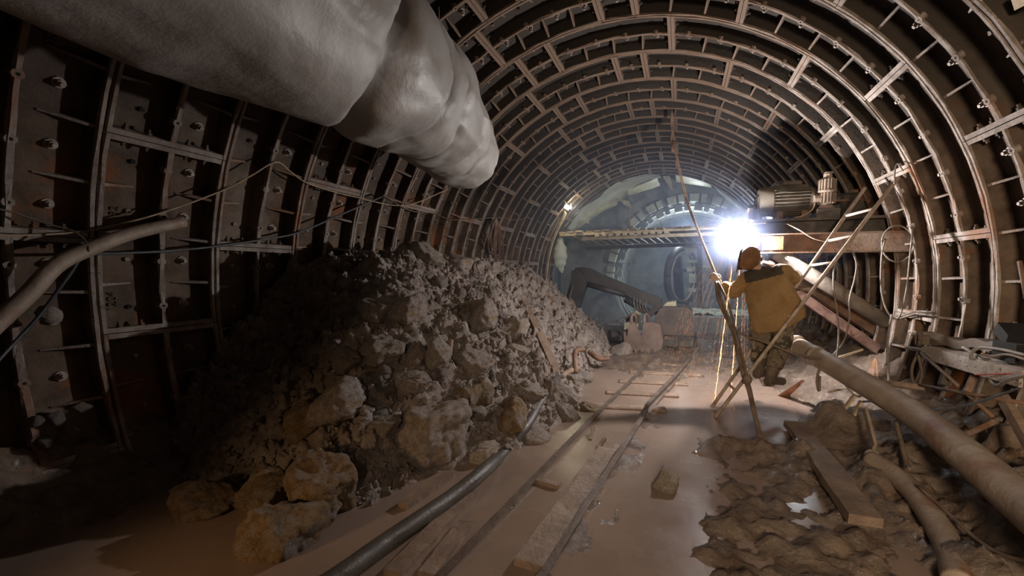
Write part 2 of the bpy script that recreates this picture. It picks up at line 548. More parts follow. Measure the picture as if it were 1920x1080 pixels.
def ring(k):
    y0 = D0 + k * SP
    y1 = y0 + SP
    ym = (y0 + y1) / 2
    A = EVEN if k % 2 == 0 else ODD
    near = -2 <= k <= 4
    for a0, a1 in zip(A[:-1], A[1:]):
        small = (a1 - a0) < 10
        g = 0.06
        b0, b1 = a0 + g, a1 - g
        n = max(3, int((b1 - b0) / 2.7))
        mb = MB()
        seed = int(k * 31 + a0 * 7)
        # skin plate
        sweep(mb, [(RS + 0.03, y0 + .004, 0), (RS, y0 + .004, 0), (RS, y1 - .004, 0), (RS + 0.03, y1 - .004, 0)], b0, b1, n, 0)
        ft = 0.036
        jit = 0.0045
        for (ya, yb) in ((y0 + 0.004, y0 + ft), (y1 - ft, y1 - 0.004)):
            sweep(mb, [(RS, ya, 0), (RI + 0.016, ya, 1), (RI, ya + .005, 1), (RI, yb - .005, 1), (RI + 0.016, yb, 1), (RS, yb, 0)], b0, b1, n, 1, jit, seed, (0, 1, 1, 1, 0, 0))
        # middle rib with bosses
        sweep(mb, [(RS, ym - .026, 0), (RI + 0.022, ym - .019, 1), (RI + 0.008, ym - .014, 1), (RI + 0.008, ym + .014, 1), (RI + 0.022, ym + .019, 1), (RS, ym + .026, 0)], b0, b1, n, 1, jit * 1.6, seed + 3, (0, 1, 1, 1, 0, 0))
        # longitudinal flanges
        da = 0.034 / RI * 57.3
        for (aa, ab) in ((b0, b0 + da), (b1 - da, b1)):
            sweep(mb, [(RS, y0 + ft, 0), (RI + 0.004, y0 + ft, 0), (RI + 0.004, y1 - ft, 0), (RS, y1 - ft, 0)], aa, ab, 1, 1)
        cells = 4 if (a1 - a0) > 20 else (3 if (a1 - a0) > 12 else 1)
        plugs = []
        for c in range(cells):
            am = b0 + (b1 - b0) * (c + 0.5) / cells
            nr = Vector(pol(-1, am, 0)) - Vector((0, 0, AX))
            # bosses with a hole on the middle rib
            if near or k < 8:
                p = Vector(pol(RI + 0.04, am, ym))
                mb.cyl(p, p + nr * 0.035, 0.034, 9, 1, 0.028)
                mb.cyl(p + nr * 0.03, p + nr * 0.0362, 0.010, 7, 2)
            # small hole plug in the near half, big stepped plug in the far half
            p = Vector(pol(RS, am, y0 + SP * 0.30))
            mb.cyl(p, p + nr * 0.02, 0.016, 7, 1 if (seed + c) % 3 else 2)
            plugs.append((Vector(pol(RS, am, y0 + SP * 0.77)), nr))
            if c:
                ac = b0 + (b1 - b0) * c / cells
                d2 = 0.013 / RI * 57.3
                for (ya, yb) in ((y0 + ft, ym - 0.13), (y1 - ft, ym + 0.13)):
                    vs_ = [pol(RS, ac - d2, ya), pol(RS, ac + d2, ya), pol(RI + 0.02, ac - d2 * .8, ya), pol(RI + 0.02, ac + d2 * .8, ya),
                           pol(RS - 0.012, ac - d2 * .4, yb), pol(RS - 0.012, ac + d2 * .4, yb)]
                    mb.add(vs_, [(0, 2, 3, 1), (0, 4, 2), (1, 3, 5), (2, 4, 5, 3)], 1)
        # bolts through the longitudinal flanges
        if k <= 7:
            for aa, sg in ((b0, 1), (b1, -1)):
                for fy in (0.17, 0.34, 0.66, 0.83):
                    p = Vector(pol(RI + 0.06, aa + sg * da, y0 + SP * fy))
                    t = Vector(pol(1, aa + 90 * sg, 0)) - Vector((0, 0, AX))
                    mb.cyl(p, p + t * 0.02, 0.02, 6, 0)
                    mb.cyl(p + t * 0.02, p + t * 0.04, 0.011, 6, 0)
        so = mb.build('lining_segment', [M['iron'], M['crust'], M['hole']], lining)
        SEG[(k, a0)] = so
        if near:
            for (p, nr) in plugs:
                pb = MB()
                plug_into(pb, p, nr, 0.019, 0.055)
                pb.build('grout_plug', [M['iron'], M['plug']], so)
        else:
            pb = MB()
            for (p, nr) in plugs:
                plug_into(pb, p, nr, 0.020, 0.06)
            tag(pb.build('grout_plugs', [M['iron'], M['plug']], so), kind='stuff')


for k in range(-4, 14):
    ring(k)

mb = MB()
q = [wall(1894, -6, RI + .03), wall(1902, 20, RI + .03), wall(1932, 5, RI + .03), wall(1932, -20, RI + .03)]
vs_ = q + [p + Vector((.02, 0, .02)) for p in q]
mb.add(vs_, [(0, 1, 2, 3), (7, 6, 5, 4), (0, 4, 5, 1), (1, 5, 6, 2), (2, 6, 7, 3), (3, 7, 4, 0)])
tag(mb.build('pale_sheet', M['drywood']), 'pale sheet corner on the lining at the top right', 'sheet')


def numerals(txt, px, py, size, roll=0):
    p = wall(px, py, RS - .004)
    cu = bpy.data.curves.new('cast_numerals', 'FONT')
    cu.body = txt; cu.size = size; cu.extrude = .008; cu.align_x = 'CENTER'; cu.align_y = 'CENTER'
    o = bpy.data.objects.new('cast_numerals', cu)
    nrm = Vector((-p.x, 0, AX - p.z)).normalized()      # out of the wall
    up_ = Vector((0, -1, 0))                            # tops of the digits towards us, text climbs the wall
    xd = up_.cross(nrm).normalized()
    o.matrix_world = Matrix(((xd.x, up_.x, nrm.x, p.x), (xd.y, up_.y, nrm.y, p.y), (xd.z, up_.z, nrm.z, p.z), (0, 0, 0, 1)))
    col.objects.link(o)
    cu.materials.append(M['iron'])
    # child of the segment it is cast on
    k_ = int(math.floor((p.y - D0) / SP)); a_ = degrees(atan2(p.x, p.z - AX))
    A_ = EVEN if k_ % 2 == 0 else ODD
    i_ = max(j for j in range(len(A_)) if A_[j] <= a_)
    par = SEG[(k_, A_[i_])]
    mw = o.matrix_world.copy()
    o.parent = par
    o.matrix_parent_inverse = Matrix.Identity(4)
    o.matrix_world = mw


numerals('20', 99, 72, .075)
numerals('1204', 211, 565, .075)
numerals('12', 368, 158, .07)
numerals('32', 215, 395, .07)

# ------------------------------------------------------------------ chamber beyond the lining
YE = D0 + 14 * SP    # 12.24
YB = 14.3
OC = Vector((0.95, 0, 1.30))
OR = 2.45


def annulus(mb, rin, rout, cin, cout, y0, y1, n=64, m=0):
    vs_, fs = [], []
    for i in range(n):
        a = 2 * pi * i / n
        for (c, r, y) in ((cin, rin, y0), (cout, rout, y0), (cout, rout, y1), (cin, rin, y1)):
            vs_.append((c.x + r * sin(a), y, c.z + r * cos(a)))
    for i in range(n):
        j = (i + 1) % n
        for q in range(4):
            p = (q + 1) % 4
            fs.append((i * 4 + q, i * 4 + p, j * 4 + p, j * 4 + q))
    mb.add(vs_, fs, m)


mb = MB()
cc = Vector((0, 0, AX))
annulus(mb, 3.42, 3.7, cc, cc, YE - 0.05, YB + .2)
tag(mb.build('wall_chamber', M['concrete'], smooth=True), 'rough blue-grey concrete side wall of the chamber', kind='structure')
mb = MB()
annulus(mb, OR, 3.6, OC, cc, YB, YB + 0.4)
tag(mb.build('wall_back', M['concrete']), 'blue-grey concrete end wall around the far tunnel mouth', kind='structure')
mb = MB()
annulus(mb, OR, OR + .2, OC, OC, YB + .1, 19.0)
ob = tag(mb.build('wall_far_tunnel', M['paleconc'], smooth=True), 'pale concrete lining of the far tunnel', kind='structure')
mb = MB()
mb.box((OC.x, 19.1, OC.z), (5.6, 0.2, 5.6))
tag(mb.build('wall_far_end', M['concrete']), 'dim closed end of the far tunnel', kind='structure')
for i_ in range(6):
    mb = MB()
    annulus(mb, OR - .07, OR + .02, OC, OC, YB + .55 + i_ * .72, YB + .62 + i_ * .72)
    mb.build('ring_joint', M['concrete'], ob)
for i_ in range(14):
    a_ = 2 * pi * i_ / 14
    mb = MB(); q_ = Vector((OC.x + (OR - .02) * sin(a_), 0, OC.z + (OR - .02) * cos(a_)))
    mb.bar(q_ + Vector((0, YB + .3, 0)), q_ + Vector((0, 18.8, 0)), .06, .06)
    mb.build('segment_joint', M['concrete'], ob)
mouth = empty('trim_1', (OC.x, YB, OC.z), 'notched ring of concrete blocks around the far tunnel mouth', None, None, 'structure')
for row, (r0, r1, yy) in enumerate(((OR - .02, OR + .22, YB - .22), (OR - .26, OR - .02, YB + .12))):
    nb = 46
    for i in range(nb):
        a0 = 2 * pi * (i + (0.5 if row else 0)) / nb
        a1 = a0 + 2 * pi / nb * (0.5 if i % 2 else 0.82)
        if 98 < degrees(a0) % 360 < 262: continue
        mb = MB()
        vs_ = []
        for a in (a0, (a0 + a1) / 2, a1):
            for (r, y) in ((r0, yy), (r1, yy), (r1, yy + .34), (r0, yy + .34)):
                vs_.append((OC.x + r * sin(a), y + 0.03 * (i % 3), OC.z + r * cos(a)))
        fs = [(0, 1, 2, 3), (8, 11, 10, 9)]
        for s in range(2):
            for q in range(4):
                p = (q + 1) % 4
                fs.append((s * 4 + q, s * 4 + p, s * 4 + 4 + p, s * 4 + 4 + q))
        mb.add(vs_, fs)
        mb.build('concrete_block', M['paleconc' if row == 0 else 'concrete'], mouth)
# circular door ring standing half open inside the far tunnel
hatch = empty('round_hatch', tuple(at(1278, 570, 15.2)), 'dark round steel hatch ring standing half open in the far tunnel', 'hatch')
hc = at(1279, 519, 15.2)
ax = Vector((cos(radians(28)), -sin(radians(28)), 0))
mb = MB(); mb.torus(hc, ax, 1.02, 0.12, 40, 8)
mb.build('outer_ring', M['darksteel'], hatch, True)
mb = MB(); mb.torus(hc + ax * .05, ax, 0.86, 0.045, 40, 6)
mb.build('inner_ring', M['greysteel'], hatch, True)
mb = MB()
sd = ax.cross(Vector((0, 0, 1)))
mb.bar(hc - sd * 0.85 + Vector((0, 0, .2)), hc + sd * 0.85 + Vector((0, 0, .25)), .08, .08)
mb.bar(hc + sd * 0.4 + Vector((0, 0, .7)), hc + sd * 0.15 - Vector((0, 0, .8)), .3, .12)
mb.build('crossbar', M['darksteel'], hatch)
fr = empty('scaffold', tuple(at(1345, 580, 14.0)), 'dark steel scaffold with pale boards right of the round hatch', 'scaffold')
mb = MB(); mb.bar(at(1312, 590, 14.0), at(1312, 445, 14.0), .14, .14)
mb.build('post', M['darksteel'], fr)
mb = MB(); mb.bar(at(1362, 620, 13.6), at(1362, 445, 13.6), .12, .12)
mb.build('post', M['darksteel'], fr)
for (x0, y0, x1, y1, h) in ((1284, 470, 1312, 458, .30), (1288, 490, 1312, 490, .10), (1288, 505, 1314, 503, .16), (1292, 522, 1316, 522, .30), (1290, 543, 1318, 546, .12), (1312, 500, 1362, 501, .06)):
    mb = MB(); mb.bar(at(x0, y0, 14.1), at(x1, y1, 14.1), .05, h)
    mb.build('board', M['paleconc'], fr)
mb = MB()
mb.box((0.95, 15.6, -0.45), (4.6, 7.0, 0.5))
tag(mb.build('floor_far', M['concrete']), 'concrete floor of the far tunnel', kind='structure')
# concrete ledge with greenish rubble on top
mb = MB()
lx0, lx1 = at(1240, 640, 10.6).x, 3.0
mb.box(((lx0 + lx1) / 2, 11.2, 0.14), (lx1 - lx0, 1.9, 0.62), bev=0.05)
led = tag(mb.build('concrete_ledge', M['concrete']), 'low grey concrete ledge behind the excavator and the welder', 'ledge')
nx, ny = 60, 36
X, Y = np.meshgrid(np.linspace(lx0 + .03, lx1, nx), np.linspace(10.27, 12.1, ny))
Z = 0.44 + 0.07 * fbm(np.stack([X * 3, Y * 3, X * 0], -1), 4, 3) + 0.05 * fbm(np.stack([X * 11, Y * 11, X * 0], -1), 3, 9, ridge=True)
tag(grid_mesh('ledge_rubble', X, Y, Z, M['greenrub'], False), 'pale greenish broken rubble lying along the concrete ledge', 'rubble', kind='stuff')

# corrugated roof sheets and gusset plates over the portal
for i, (pts, lab) in enumerate([
    (((1178, 369), (1238, 349), (1232, 334), (1176, 357)), 'upper left corrugated pale sheet under the portal arch, beside the triangular plate'),
    (((1118, 402), (1157, 384), (1155, 377), (1120, 394)), 'small lower corrugated sheet behind the plastic film'),
    (((1268, 342), (1335, 352), (1330, 334), (1266, 329)), 'upper right corrugated pale sheet behind the hanging rope')]):
    p = [at(*q, YE + 0.45 + (0.9 if j < 2 else 0)) for j, q in enumerate(pts)]
    nx, ny = 60, 2
    U = np.linspace(0, 1, 49)
    V = np.linspace(0, 1, 12)
    P = [np.array(q) for q in p]
    uu, vv = np.meshgrid(U, V)
    G = (P[0][None, None] * ((1 - uu) * (1 - vv))[..., None] + P[1] * (uu * (1 - vv))[..., None] + P[2] * (uu * vv)[..., None] + P[3] * ((1 - uu) * vv)[..., None])
    G[..., 2] += 0.03 * np.sin(vv * 2 * pi * 4.5)
    o = grid_mesh('corrugated_sheet', G[..., 0], G[..., 1], G[..., 2], M['corrug'])
    sm = o.modifiers.new('thickness', 'SOLIDIFY'); sm.thickness = 0.012
    tag(o, lab, 'roof sheet')
for pts, lab in [(((1242, 330), (1256, 330), (1263, 358), (1258, 356)), 'pale triangular steel gusset plate at the top of the portal'),
                 (((1160, 372), (1180, 378), (1184, 391), (1172, 385)), 'pale triangular steel gusset plate behind the left film edge'),
                 (((1094, 412), (1104, 409), (1104, 420), (1098, 418)), 'small steel gusset plate low behind the plastic film')]:
    a = [at(*q, YE + .35) for q in pts]
    mb = MB()
    off = Vector((0, .05, 0))
    vs_ = a + [q + off for q in a]
    mb.add(vs_, [(0, 1, 2, 3), (7, 6, 5, 4), (0, 4, 5, 1), (1, 5, 6, 2), (2, 6, 7, 3), (3, 7, 4, 0)])
    tag(mb.build('gusset_plate', M['greysteel']), lab, 'steel plate')

# timber deck across the portal
deck = empty('timber_deck', tuple(at(1050, 440, 11.55)), 'timber working deck spanning the portal on a dark pipe', 'deck')
DYN, DYF = 11.55, 13.9
xl, xr = at(1050, 440, DYN).x, 2.75
mb = MB(); mb.bar(at(1050, 441, DYN), at(1400, 424, DYN) + Vector((.5, 0, 0.0)), .10, .07)
mb.build('beam', M['drywood'], deck)
mb = MB(); mb.bar(at(1092, 448, DYN + .2), at(1402, 436, DYN + .2), .09, .09)
mb.build('beam', M['drywood'], deck)
mb = MB(); mb.cyl(at(1100, 465, DYF - .5), at(1405, 455, DYF - .5), 0.055, 10)
mb.build('support_pipe', M['darksteel'], deck)
npl = 22
for i in range(npl):
    t = i / (npl - 1)
    a = at(1054 + 350 * t, 437.5 - 14 * t, DYN + 0.02)
    b = at(1106 + 310 * t, 459.5 - 8 * t, DYF)
    mb = MB()
    mb.bar(a + Vector((0, -.1 * (i % 3), 0.02)), b + Vector((0, 0, 0.02)), 0.19, 0.045)
    mb.build('plank', M['drywood'] if i < 3 else M['wood'], deck)
for i in range(11):
    t = i / 10
    p = at(1120 + 130 * t, 442 - 6 * t, DYN - .03)
    mb = MB(); mb.box(p, (0.12, 0.14, 0.055))
    mb.build('spacer_block', M['drywood'], deck)
mb = MB(); mb.bar(at(1180, 388, DYN + .5), at(1181, 432, DYN + .5), .04, .04)
mb.build('hanger_rod', M['rust'], deck)


# plastic film: a drooping sheet along the left shoulder of the portal, and a gathered hanging tail
def film(name, top, bot, y, lab, amp=0.05, n=40):
    T = smooth_path([at(*p, y) for p in top], n // (len(top) - 1))
    B = smooth_path([at(*p, y + .12) for p in bot], n // (len(bot) - 1))
    k = min(len(T), len(B))
    rows = 10
    G = np.zeros((rows, k, 3))
    for i in range(k):
        for r in range(rows):
            t = r / (rows - 1)
            q = T[int(i * (len(T) - 1) / (k - 1))].lerp(B[int(i * (len(B) - 1) / (k - 1))], t)
            G[r, i] = q
    Nn = fbm(np.stack([G[..., 0] * 5, G[..., 2] * 9, G[..., 1]], -1), 3, 21)
    G[..., 1] += amp * Nn + 0.25 * np.sin(np.linspace(0, pi, rows))[:, None]
    o = grid_mesh(name, G[..., 0], G[..., 1], G[..., 2], M['film'])
    return tag(o, lab, 'plastic film')


film('plastic_sheet', [(1058, 425), (1085, 394), (1120, 372), (1158, 342), (1210, 327), (1237, 328)],
     [(1072, 436), (1090, 424), (1130, 396), (1165, 375), (1205, 343), (1240, 330)], YE - .1,
     'translucent plastic sheet sagging along the left shoulder of the portal', 0.10)
film('plastic_sheet', [(1335, 340), (1360, 352), (1385, 366), (1402, 384)], [(1340, 350), (1365, 378), (1388, 398), (1402, 406)], YE - .1,
     'translucent plastic sheet on the right shoulder of the portal, left of the motors', 0.08)
mb = MB()
pth = smooth_path([at(1050, 445, 11.7), at(1051, 470, 11.7), at(1051, 495, 11.7), at(1054, 512, 11.72)], 6)
mb.tube(pth, lambda t: 0.05 + 0.15 * sin(pi * min(1, t * 1.1)) + 0.02 * sin(t * 30), 14)
tag(mb.build('plastic_sheet', M['film'], smooth=True), 'gathered tail of plastic film hanging under the deck end', 'plastic film')
# strip of board along the last ring on the left
mb = MB()
pp = [wall(1060, 398, RI - .03), wall(1040, 440, RI - .03), wall(1028, 480, RI - .03), wall(1022, 530, RI - .03)]
pp = smooth_path(pp, 5)
mb.tube(pp, 0.07, 6, sx=0.4)
tag(mb.build('pale_board', M['drywood']), 'pale curved board strip fixed to the ribs below the lamp', 'board')
lm = empty('flood_lamp', tuple(wall(1063, 388, RI - .12)), 'small glaring flood lamp on the left lining near the portal', 'lamp')
lp = wall(1063, 388, RI - .12)
mb = MB(); mb.box(lp + Vector((0, .10, .03)), (.16, .12, .16)); mb.build('housing', M['darksteel'], lm)
mb = MB(); mb.box(lp + Vector((0, .03, 0)), (.13, .03, .10), Matrix.Rotation(radians(35), 3, 'Y')); mb.build('lamp_glass', M['lampglow'], lm)


# ------------------------------------------------------------------ floor mud and slurry
RAILS = ([(-.46, 0.35), (-.29, 1.61), (-.05, 3.7), (.22, 5.7), (.5, 7.7)], [(.05, 0.35), (.18, 1.75), (.47, 4.34), (.8, 6.0), (1.11, 7.75)])


def rail_x(k, y):
    P = RAILS[k]
    return np.interp(y, [p[1] for p in P], [p[0] for p in P])


def floor_h(x, y):
    x, y = np.asarray(x, float), np.asarray(y, float)
    P = np.stack([x, y, x * 0], -1)
    h = -0.045 + 0.03 * fbm(P * 1.7, 3, 40)
    ridge = fbm(P * np.array([3.2, 2.2, 1]), 4, 50, ridge=True)
    lump = fbm(P * 7.0, 3, 55)
    wR = sstep(x, 0.62, 1.05) * (1 - sstep(y, 3.55, 3.85)) * sstep(y, 0.2, 0.8)
    h += wR * (0.022 + 0.075 * ridge + 0.045 * lump + 0.022 * np.abs(vnoise(P * 19, 57)))
    # mud strip beside the right rail and low ridges along both rails
    xr_ = rail_x(1, y)
    st = np.exp(-((x - xr_ - .16) / .13) ** 2) * (1 - sstep(y, 3.6, 4.6))
    h += st * (0.05 + 0.03 * lump + 0.03 * ridge)
    for kk in (0, 1):
        xx = rail_x(kk, y)
        h += np.exp(-((x - xx) / .07) ** 2) * (0.038 + .022 * lump)
    # lip of mud between the clear puddle and the trampled mud
    h += 0.10 * np.exp(-((y - 3.62 + 0.12 * (x - 1.2)) / .16) ** 2) * sstep(x, .85, 1.0) * (1 - sstep(x, 1.7, 1.95)) * (0.8 + .5 * lump)
    # bank on the right and the mound behind the plank
    h += 0.42 * np.maximum(0, x - 2.02 + 0.12 * ridge) * (0.9 + .3 * lump)
    h += 0.27 * np.exp(-((x - 2.1) / .26) ** 2 - ((y - 4.25) / .28) ** 2) * (0.8 + .35 * lump)
    h += 0.10 * np.exp(-((x - 1.58) / .16) ** 2 - ((y - 5.0) / .12) ** 2) * (0.8 + .4 * lump)
    # drier rough mud towards the far end
    far = sstep(y, 5.3, 6.6)
    h += far * (0.055 + 0.05 * ridge + 0.02 * lump)
    h += 0.10 * sstep(y, 5.0, 5.8) * sstep(x, 1.7, 2.2)
    # bank against the left wall
    h += 0.62 * np.maximum(0, -2.45 - x + 0.12 * ridge) * (1 + .45 * lump) * (1 - sstep(y, 2.0, 2.6))
    h += 0.020 * fbm(P * 15, 3, 60) * (0.35 + wR + far + sstep(np.abs(x), 1.9, 2.3)) + 0.006 * fbm(P * 40, 2, 66)
    return h


ys = np.concatenate([np.arange(0.3, 5.2, 0.022), np.arange(5.2, 12.4, 0.05)])
xs = np.arange(-3.12, 3.14, 0.025)
X, Y = np.meshgrid(xs, ys)
Z = floor_h(X, Y)
tag(grid_mesh('floor', X, Y, Z, M['mud']), 'brown trampled wet mud of the tunnel floor', kind='structure')
xs2 = np.linspace(-3.1, 3.1, 160); ys2 = np.linspace(0.3, 9.0, 220)
X, Y = np.meshgrid(xs2, ys2)
Z = 0.0015 * fbm(np.stack([X * 3, Y * 3, X * 0], -1), 3, 70)
tag(grid_mesh('slurry_water', X, Y, Z, M['slurry']), 'flat pinkish brown slurry flooding the track', 'slurry', kind='stuff')

# ------------------------------------------------------------------ rubble heap
TOE = [(1.0, -2.0), (1.5, -1.55), (1.9, -1.08), (2.35, -0.98), (2.7, -.78), (3.05, -.5), (3.95, -.27), (4.8, -.38), (5.7, -.45), (6.9, -.36), (8.0, -.5), (9.2, -1.2)]


def heap_base(x, y):
    x, y = np.asarray(x, float), np.asarray(y, float)
    toe = np.interp(y, [t[0] for t in TOE], [t[1] for t in TOE])
    s = toe - x
    a = 0.97 * s
    b = 1.12 * (y - 1.92 + 0.10 * np.maximum(0, -1.9 - x))
    c = 1.1 * (8.9 - y)
    top = 1.66 - 0.22 * np.maximum(0, -2.2 - x) - 0.05 * np.maximum(0, y - 4.6)
    k = 0.10
    z = -k * np.log(np.exp(-a / k) + np.exp(-b / k) + np.exp(-c / k) + np.exp(-top / k))
    return z


def heap_h(x, y):
    z = heap_base(x, y)
    P = np.stack([np.asarray(x, float), np.asarray(y, float), z], -1)
    am = np.clip(z + .15, 0, .4) / .4
    big = fbm(P * 2.6, 2, 80)
    Q = P + 0.04 * np.stack([fbm(P * 9, 2, 301), fbm(P * 9, 2, 302), fbm(P * 9, 2, 303)], -1)
    c1 = np.abs(vnoise(Q * 5.2, 84))
    c2 = np.abs(vnoise(Q * 11.5, 86))
    c3 = np.abs(vnoise(Q * 24.0, 88))
    fine = fbm(P * 38, 2, 92)
    return z + am * (0.09 * big + 0.17 * (c1 - .3) + 0.105 * (c2 - .3) + 0.055 * (c3 - .3) + 0.016 * fine)


xs = np.arange(-3.1, 0.02, 0.0135); ys = np.concatenate([np.arange(1.2, 5.0, 0.0135), np.arange(5.0, 9.3, 0.03)])
X, Y = np.meshgrid(xs, ys)
Z = heap_h(X, Y)
hb = grid_mesh('rubble_heap', X, Y, Z, M['heap'], True, keep=Z > -0.12)
tag(hb, 'large heap of crumbly grey-brown mud and broken rock against the left lining', 'rubble heap', kind='stuff')


def heap_hit(px, py):
    d = ray(px, py)
    t = 1.0
    prev = None
    while t < 14:
        p = CAM + d * t
        hz = float(heap_base(p.x, p.y)) if -3.2 < p.x < 0.3 and .9 < p.y < 9.3 else -.5
        if p.z < max(hz, 0.0):
            return p, t
        t += 0.02
    return None, None


# ------------------------------------------------------------------ rocks
def rock_mesh(seed, sub, flat=10, rough=0.10, soft=0.08):
    r_ = np.random.default_rng(seed)
    bm = bmesh.new()
    bmesh.ops.create_icosphere(bm, subdivisions=sub, radius=1.0)
    V = np.array([v.co[:] for v in bm.verts])
    F = [[v.index for v in f.verts] for f in bm.faces]
    bm.free()
    n = r_.normal(size=(flat, 3))
    n /= np.linalg.norm(n, axis=1)[:, None]
    d = r_.uniform(0.62, 1.0, flat)
    dots = V @ n.T
    q = np.where(dots > 0.05, d[None] / np.maximum(dots, 0.05), 9.0)
    k = soft
    rad = -k * np.log(np.exp(-np.minimum(q, 4) / k).sum(1) + np.exp(-1.15 / k))
    P = V * rad[:, None]
    nn = fbm(P * 1.6 + seed, 2, seed) * rough * 1.2 + fbm(P * 4.2 + seed, 3, seed + 3) * rough * 0.9 + fbm(P * 12, 2, seed + 5) * rough * .35
    P = P * (1 + nn)[:, None]
    P /= np.abs(P).max(0)[None]
    me = bpy.data.meshes.new('boulder')
    me.from_pydata(P.tolist(), [], F)
    me.polygons.foreach_set('use_smooth', np.ones(len(me.polygons), dtype=bool))
    me.update()
    return me


BIG = {}
for mn in ('rock', 'ochre', 'pale', 'heap'):
    for s in range(4):
        me = rock_mesh(11 + s * 7, 5 if mn != 'heap' else 4, 9 + s, 0.11 if mn != 'heap' else .2, 0.05)
        me.materials.append(M[mn])
        BIG[mn, s] = me
SMALL = []
for s in range(8):
    me = rock_mesh(100 + s, 3, 9, 0.14 if s < 4 else 0.24, 0.06)
    me.materials.append(M['rock'] if s < 4 else M['heap'])
    SMALL.append(me)


def place_rock(name, me, c, s, rot, label, cat, group=None):
    o = bpy.data.objects.new(name, me)
    o.location = c
    o.scale = s
    o.rotation_euler = rot
    col.objects.link(o)
    return tag(o, label, cat, group)


# named boulders: pixel centre, pixel half width / half height, mesh, tilt, label ; stands on the floor when base is given
bl = [
    (800, 488, 36, 26, ('rock', 0), 15, 'broad dark boulder crowning the heap, flat shaded face towards us'),
    (622, 530, 34, 22, ('rock', 1), 10, 'pale-topped boulder at the upper left edge of the heap'),
    (600, 562, 25, 30, ('ochre', 2), 0, 'ochre wedge of rock under the pale-topped boulder'),
    (852, 500, 40, 24, ('rock', 2), 0, 'lumpy boulder on the crest just right of the crowning boulder'),
    (917, 512, 17, 12, ('pale', 0), 0, 'small pale whitish stone near the crest of the heap'),
    (765, 590, 33, 38, ('rock', 3), 20, 'upright boulder with lit right face in the middle of the heap'),
    (705, 588, 34, 28, ('rock', 0), -15, 'rounded dark boulder left of the upright boulder'),
    (745, 548, 30, 24, ('rock', 1), 25, 'dark flat-faced boulder above the upright boulder'),
    (780, 675, 19, 28, ('rock', 2), 18, 'narrow brick-shaped rock standing in the heap'),
    (822, 670, 27, 34, ('rock', 3), -20, 'smooth leaning boulder right of the brick-shaped rock'),
    (718, 662, 32, 32, ('rock', 1), 30, 'squarish boulder left of the brick-shaped rock'),
    (652, 678, 26, 24, ('rock', 0), 0, 'round mud-capped boulder low on the left of the heap'),
    (770, 716, 50, 24, ('rock', 2), 8, 'long flat-bottomed slab lying below the brick-shaped rock'),
    (640, 760, 50, 46, ('rock', 3), 0, 'big round boulder crusted with pale mud, lower left of heap'),
    (590, 790, 38, 40, ('ochre', 1), 35, 'shadowed ochre boulder behind the round crusted one'),
    (720, 800, 36, 22, ('rock', 0), -20, 'muddy chunk between the crusted boulder and the large block'),
    (806, 806, 70, 58, ('rock', 1), -8, 'large angular block at the foot of the heap, mud on top'),
    (905, 850, 36, 26, ('pale', 2), -15, 'flat slab sunk in slurry right of the large block'),
    (958, 785, 34, 36, ('ochre', 3), 0, 'greenish angular boulder directly behind the black hose'),
    (1000, 822, 34, 22, ('rock', 2), 12, 'low boulder in front of the hose at slurry edge'),
    (985, 738, 38, 24, ('rock', 0), 0, 'muddy boulder left of where the hose bends'),
    (1058, 742, 34, 14, ('rock', 3), 35, 'oblong tilted rock right of the hose bend'),
    (1066, 716, 24, 18, ('rock', 1), 0, 'rough boulder just under the broken post foot'),
    (1093, 708, 22, 12, ('rock', 2), 10, 'dark flat boulder on the right foot of the heap'),
    (1062, 778, 24, 17, ('rock', 0), 20, 'rounded clod at the heap toe beside the track'),
    (1105, 768, 20, 13, ('ochre', 0), 0, 'orange-brown muddy lump beside the left rail'),
    (1165, 664, 22, 18, ('rock', 3), 0, 'grey boulder in front of the excavator bucket'),
    (1122, 620, 20, 12, ('pale', 1), 20, 'pale boulder on the far right slope of the heap'),
    (1085, 575, 24, 17, ('pale', 3), 30, 'smooth pale rock high on the far right slope'),
    (965, 618, 24, 28, ('pale', 1), 0, 'pale rounded boulder left of the broken post'),
    (905, 600, 32, 34, ('rock', 3), 0, 'tall smooth boulder in the upper middle of the heap'),
    (890, 685, 34, 30, ('rock', 0), 0, 'dark boulder showing a shaded face in the middle right'),
    (905, 740, 24, 20, ('ochre', 2), 0, 'brownish boulder right above the greenish one'),
    (878, 745, 22, 26, ('ochre', 1), 0, 'shaded brown boulder above the large block'),
    (970, 660, 22, 14, ('pale', 0), 0, 'whitish streaked stone beside the broken post'),
    (845, 770, 22, 20, ('rock', 2), 0, 'mud lump on the upper right of the large block'),
]
bl_floor = [
    (615, 910, 72, 72, ('ochre', 0), -20, 'largest rounded boulder at the near left foot of the heap'),
    (530, 1000, 72, 68, ('ochre', 1), 10, 'front ochre boulder with grey lit right end, closest to us'),
    (597, 952, 48, 46, ('ochre', 3), 15, 'wedge boulder tucked between the two biggest near boulders'),
    (495, 925, 50, 46, ('ochre', 2), 0, 'grey-topped boulder behind the front ochre boulder'),
    (388, 942, 58, 38, ('ochre', 0), 5, 'dark flat boulder lying alone in brown water'),
    (422, 865, 40, 36, ('ochre', 3), 0, 'dim squarish boulder behind the lone flat boulder'),
    (1250, 902, 27, 22, ('pale', 2), 0, 'small lone rock in slurry right of the rail'),
]
for (px, py, hw, hh, mk, tilt, lab) in bl:
    p, t = heap_hit(px, py)
    if p is None: continue
    dist = (p - CAM).dot(cF)
    a, b = hw / FPX * dist * 1.15, hh / FPX * dist * 1.15
    c = p + Vector((.30, -.45, .25)) * min(a, b) * 0.45
    place_rock('boulder', BIG[mk], c, (a, min(a, b) * 1.05, b), (random.uniform(-.3, .3), radians(tilt), random.uniform(-.25, .35)), lab, 'boulder')
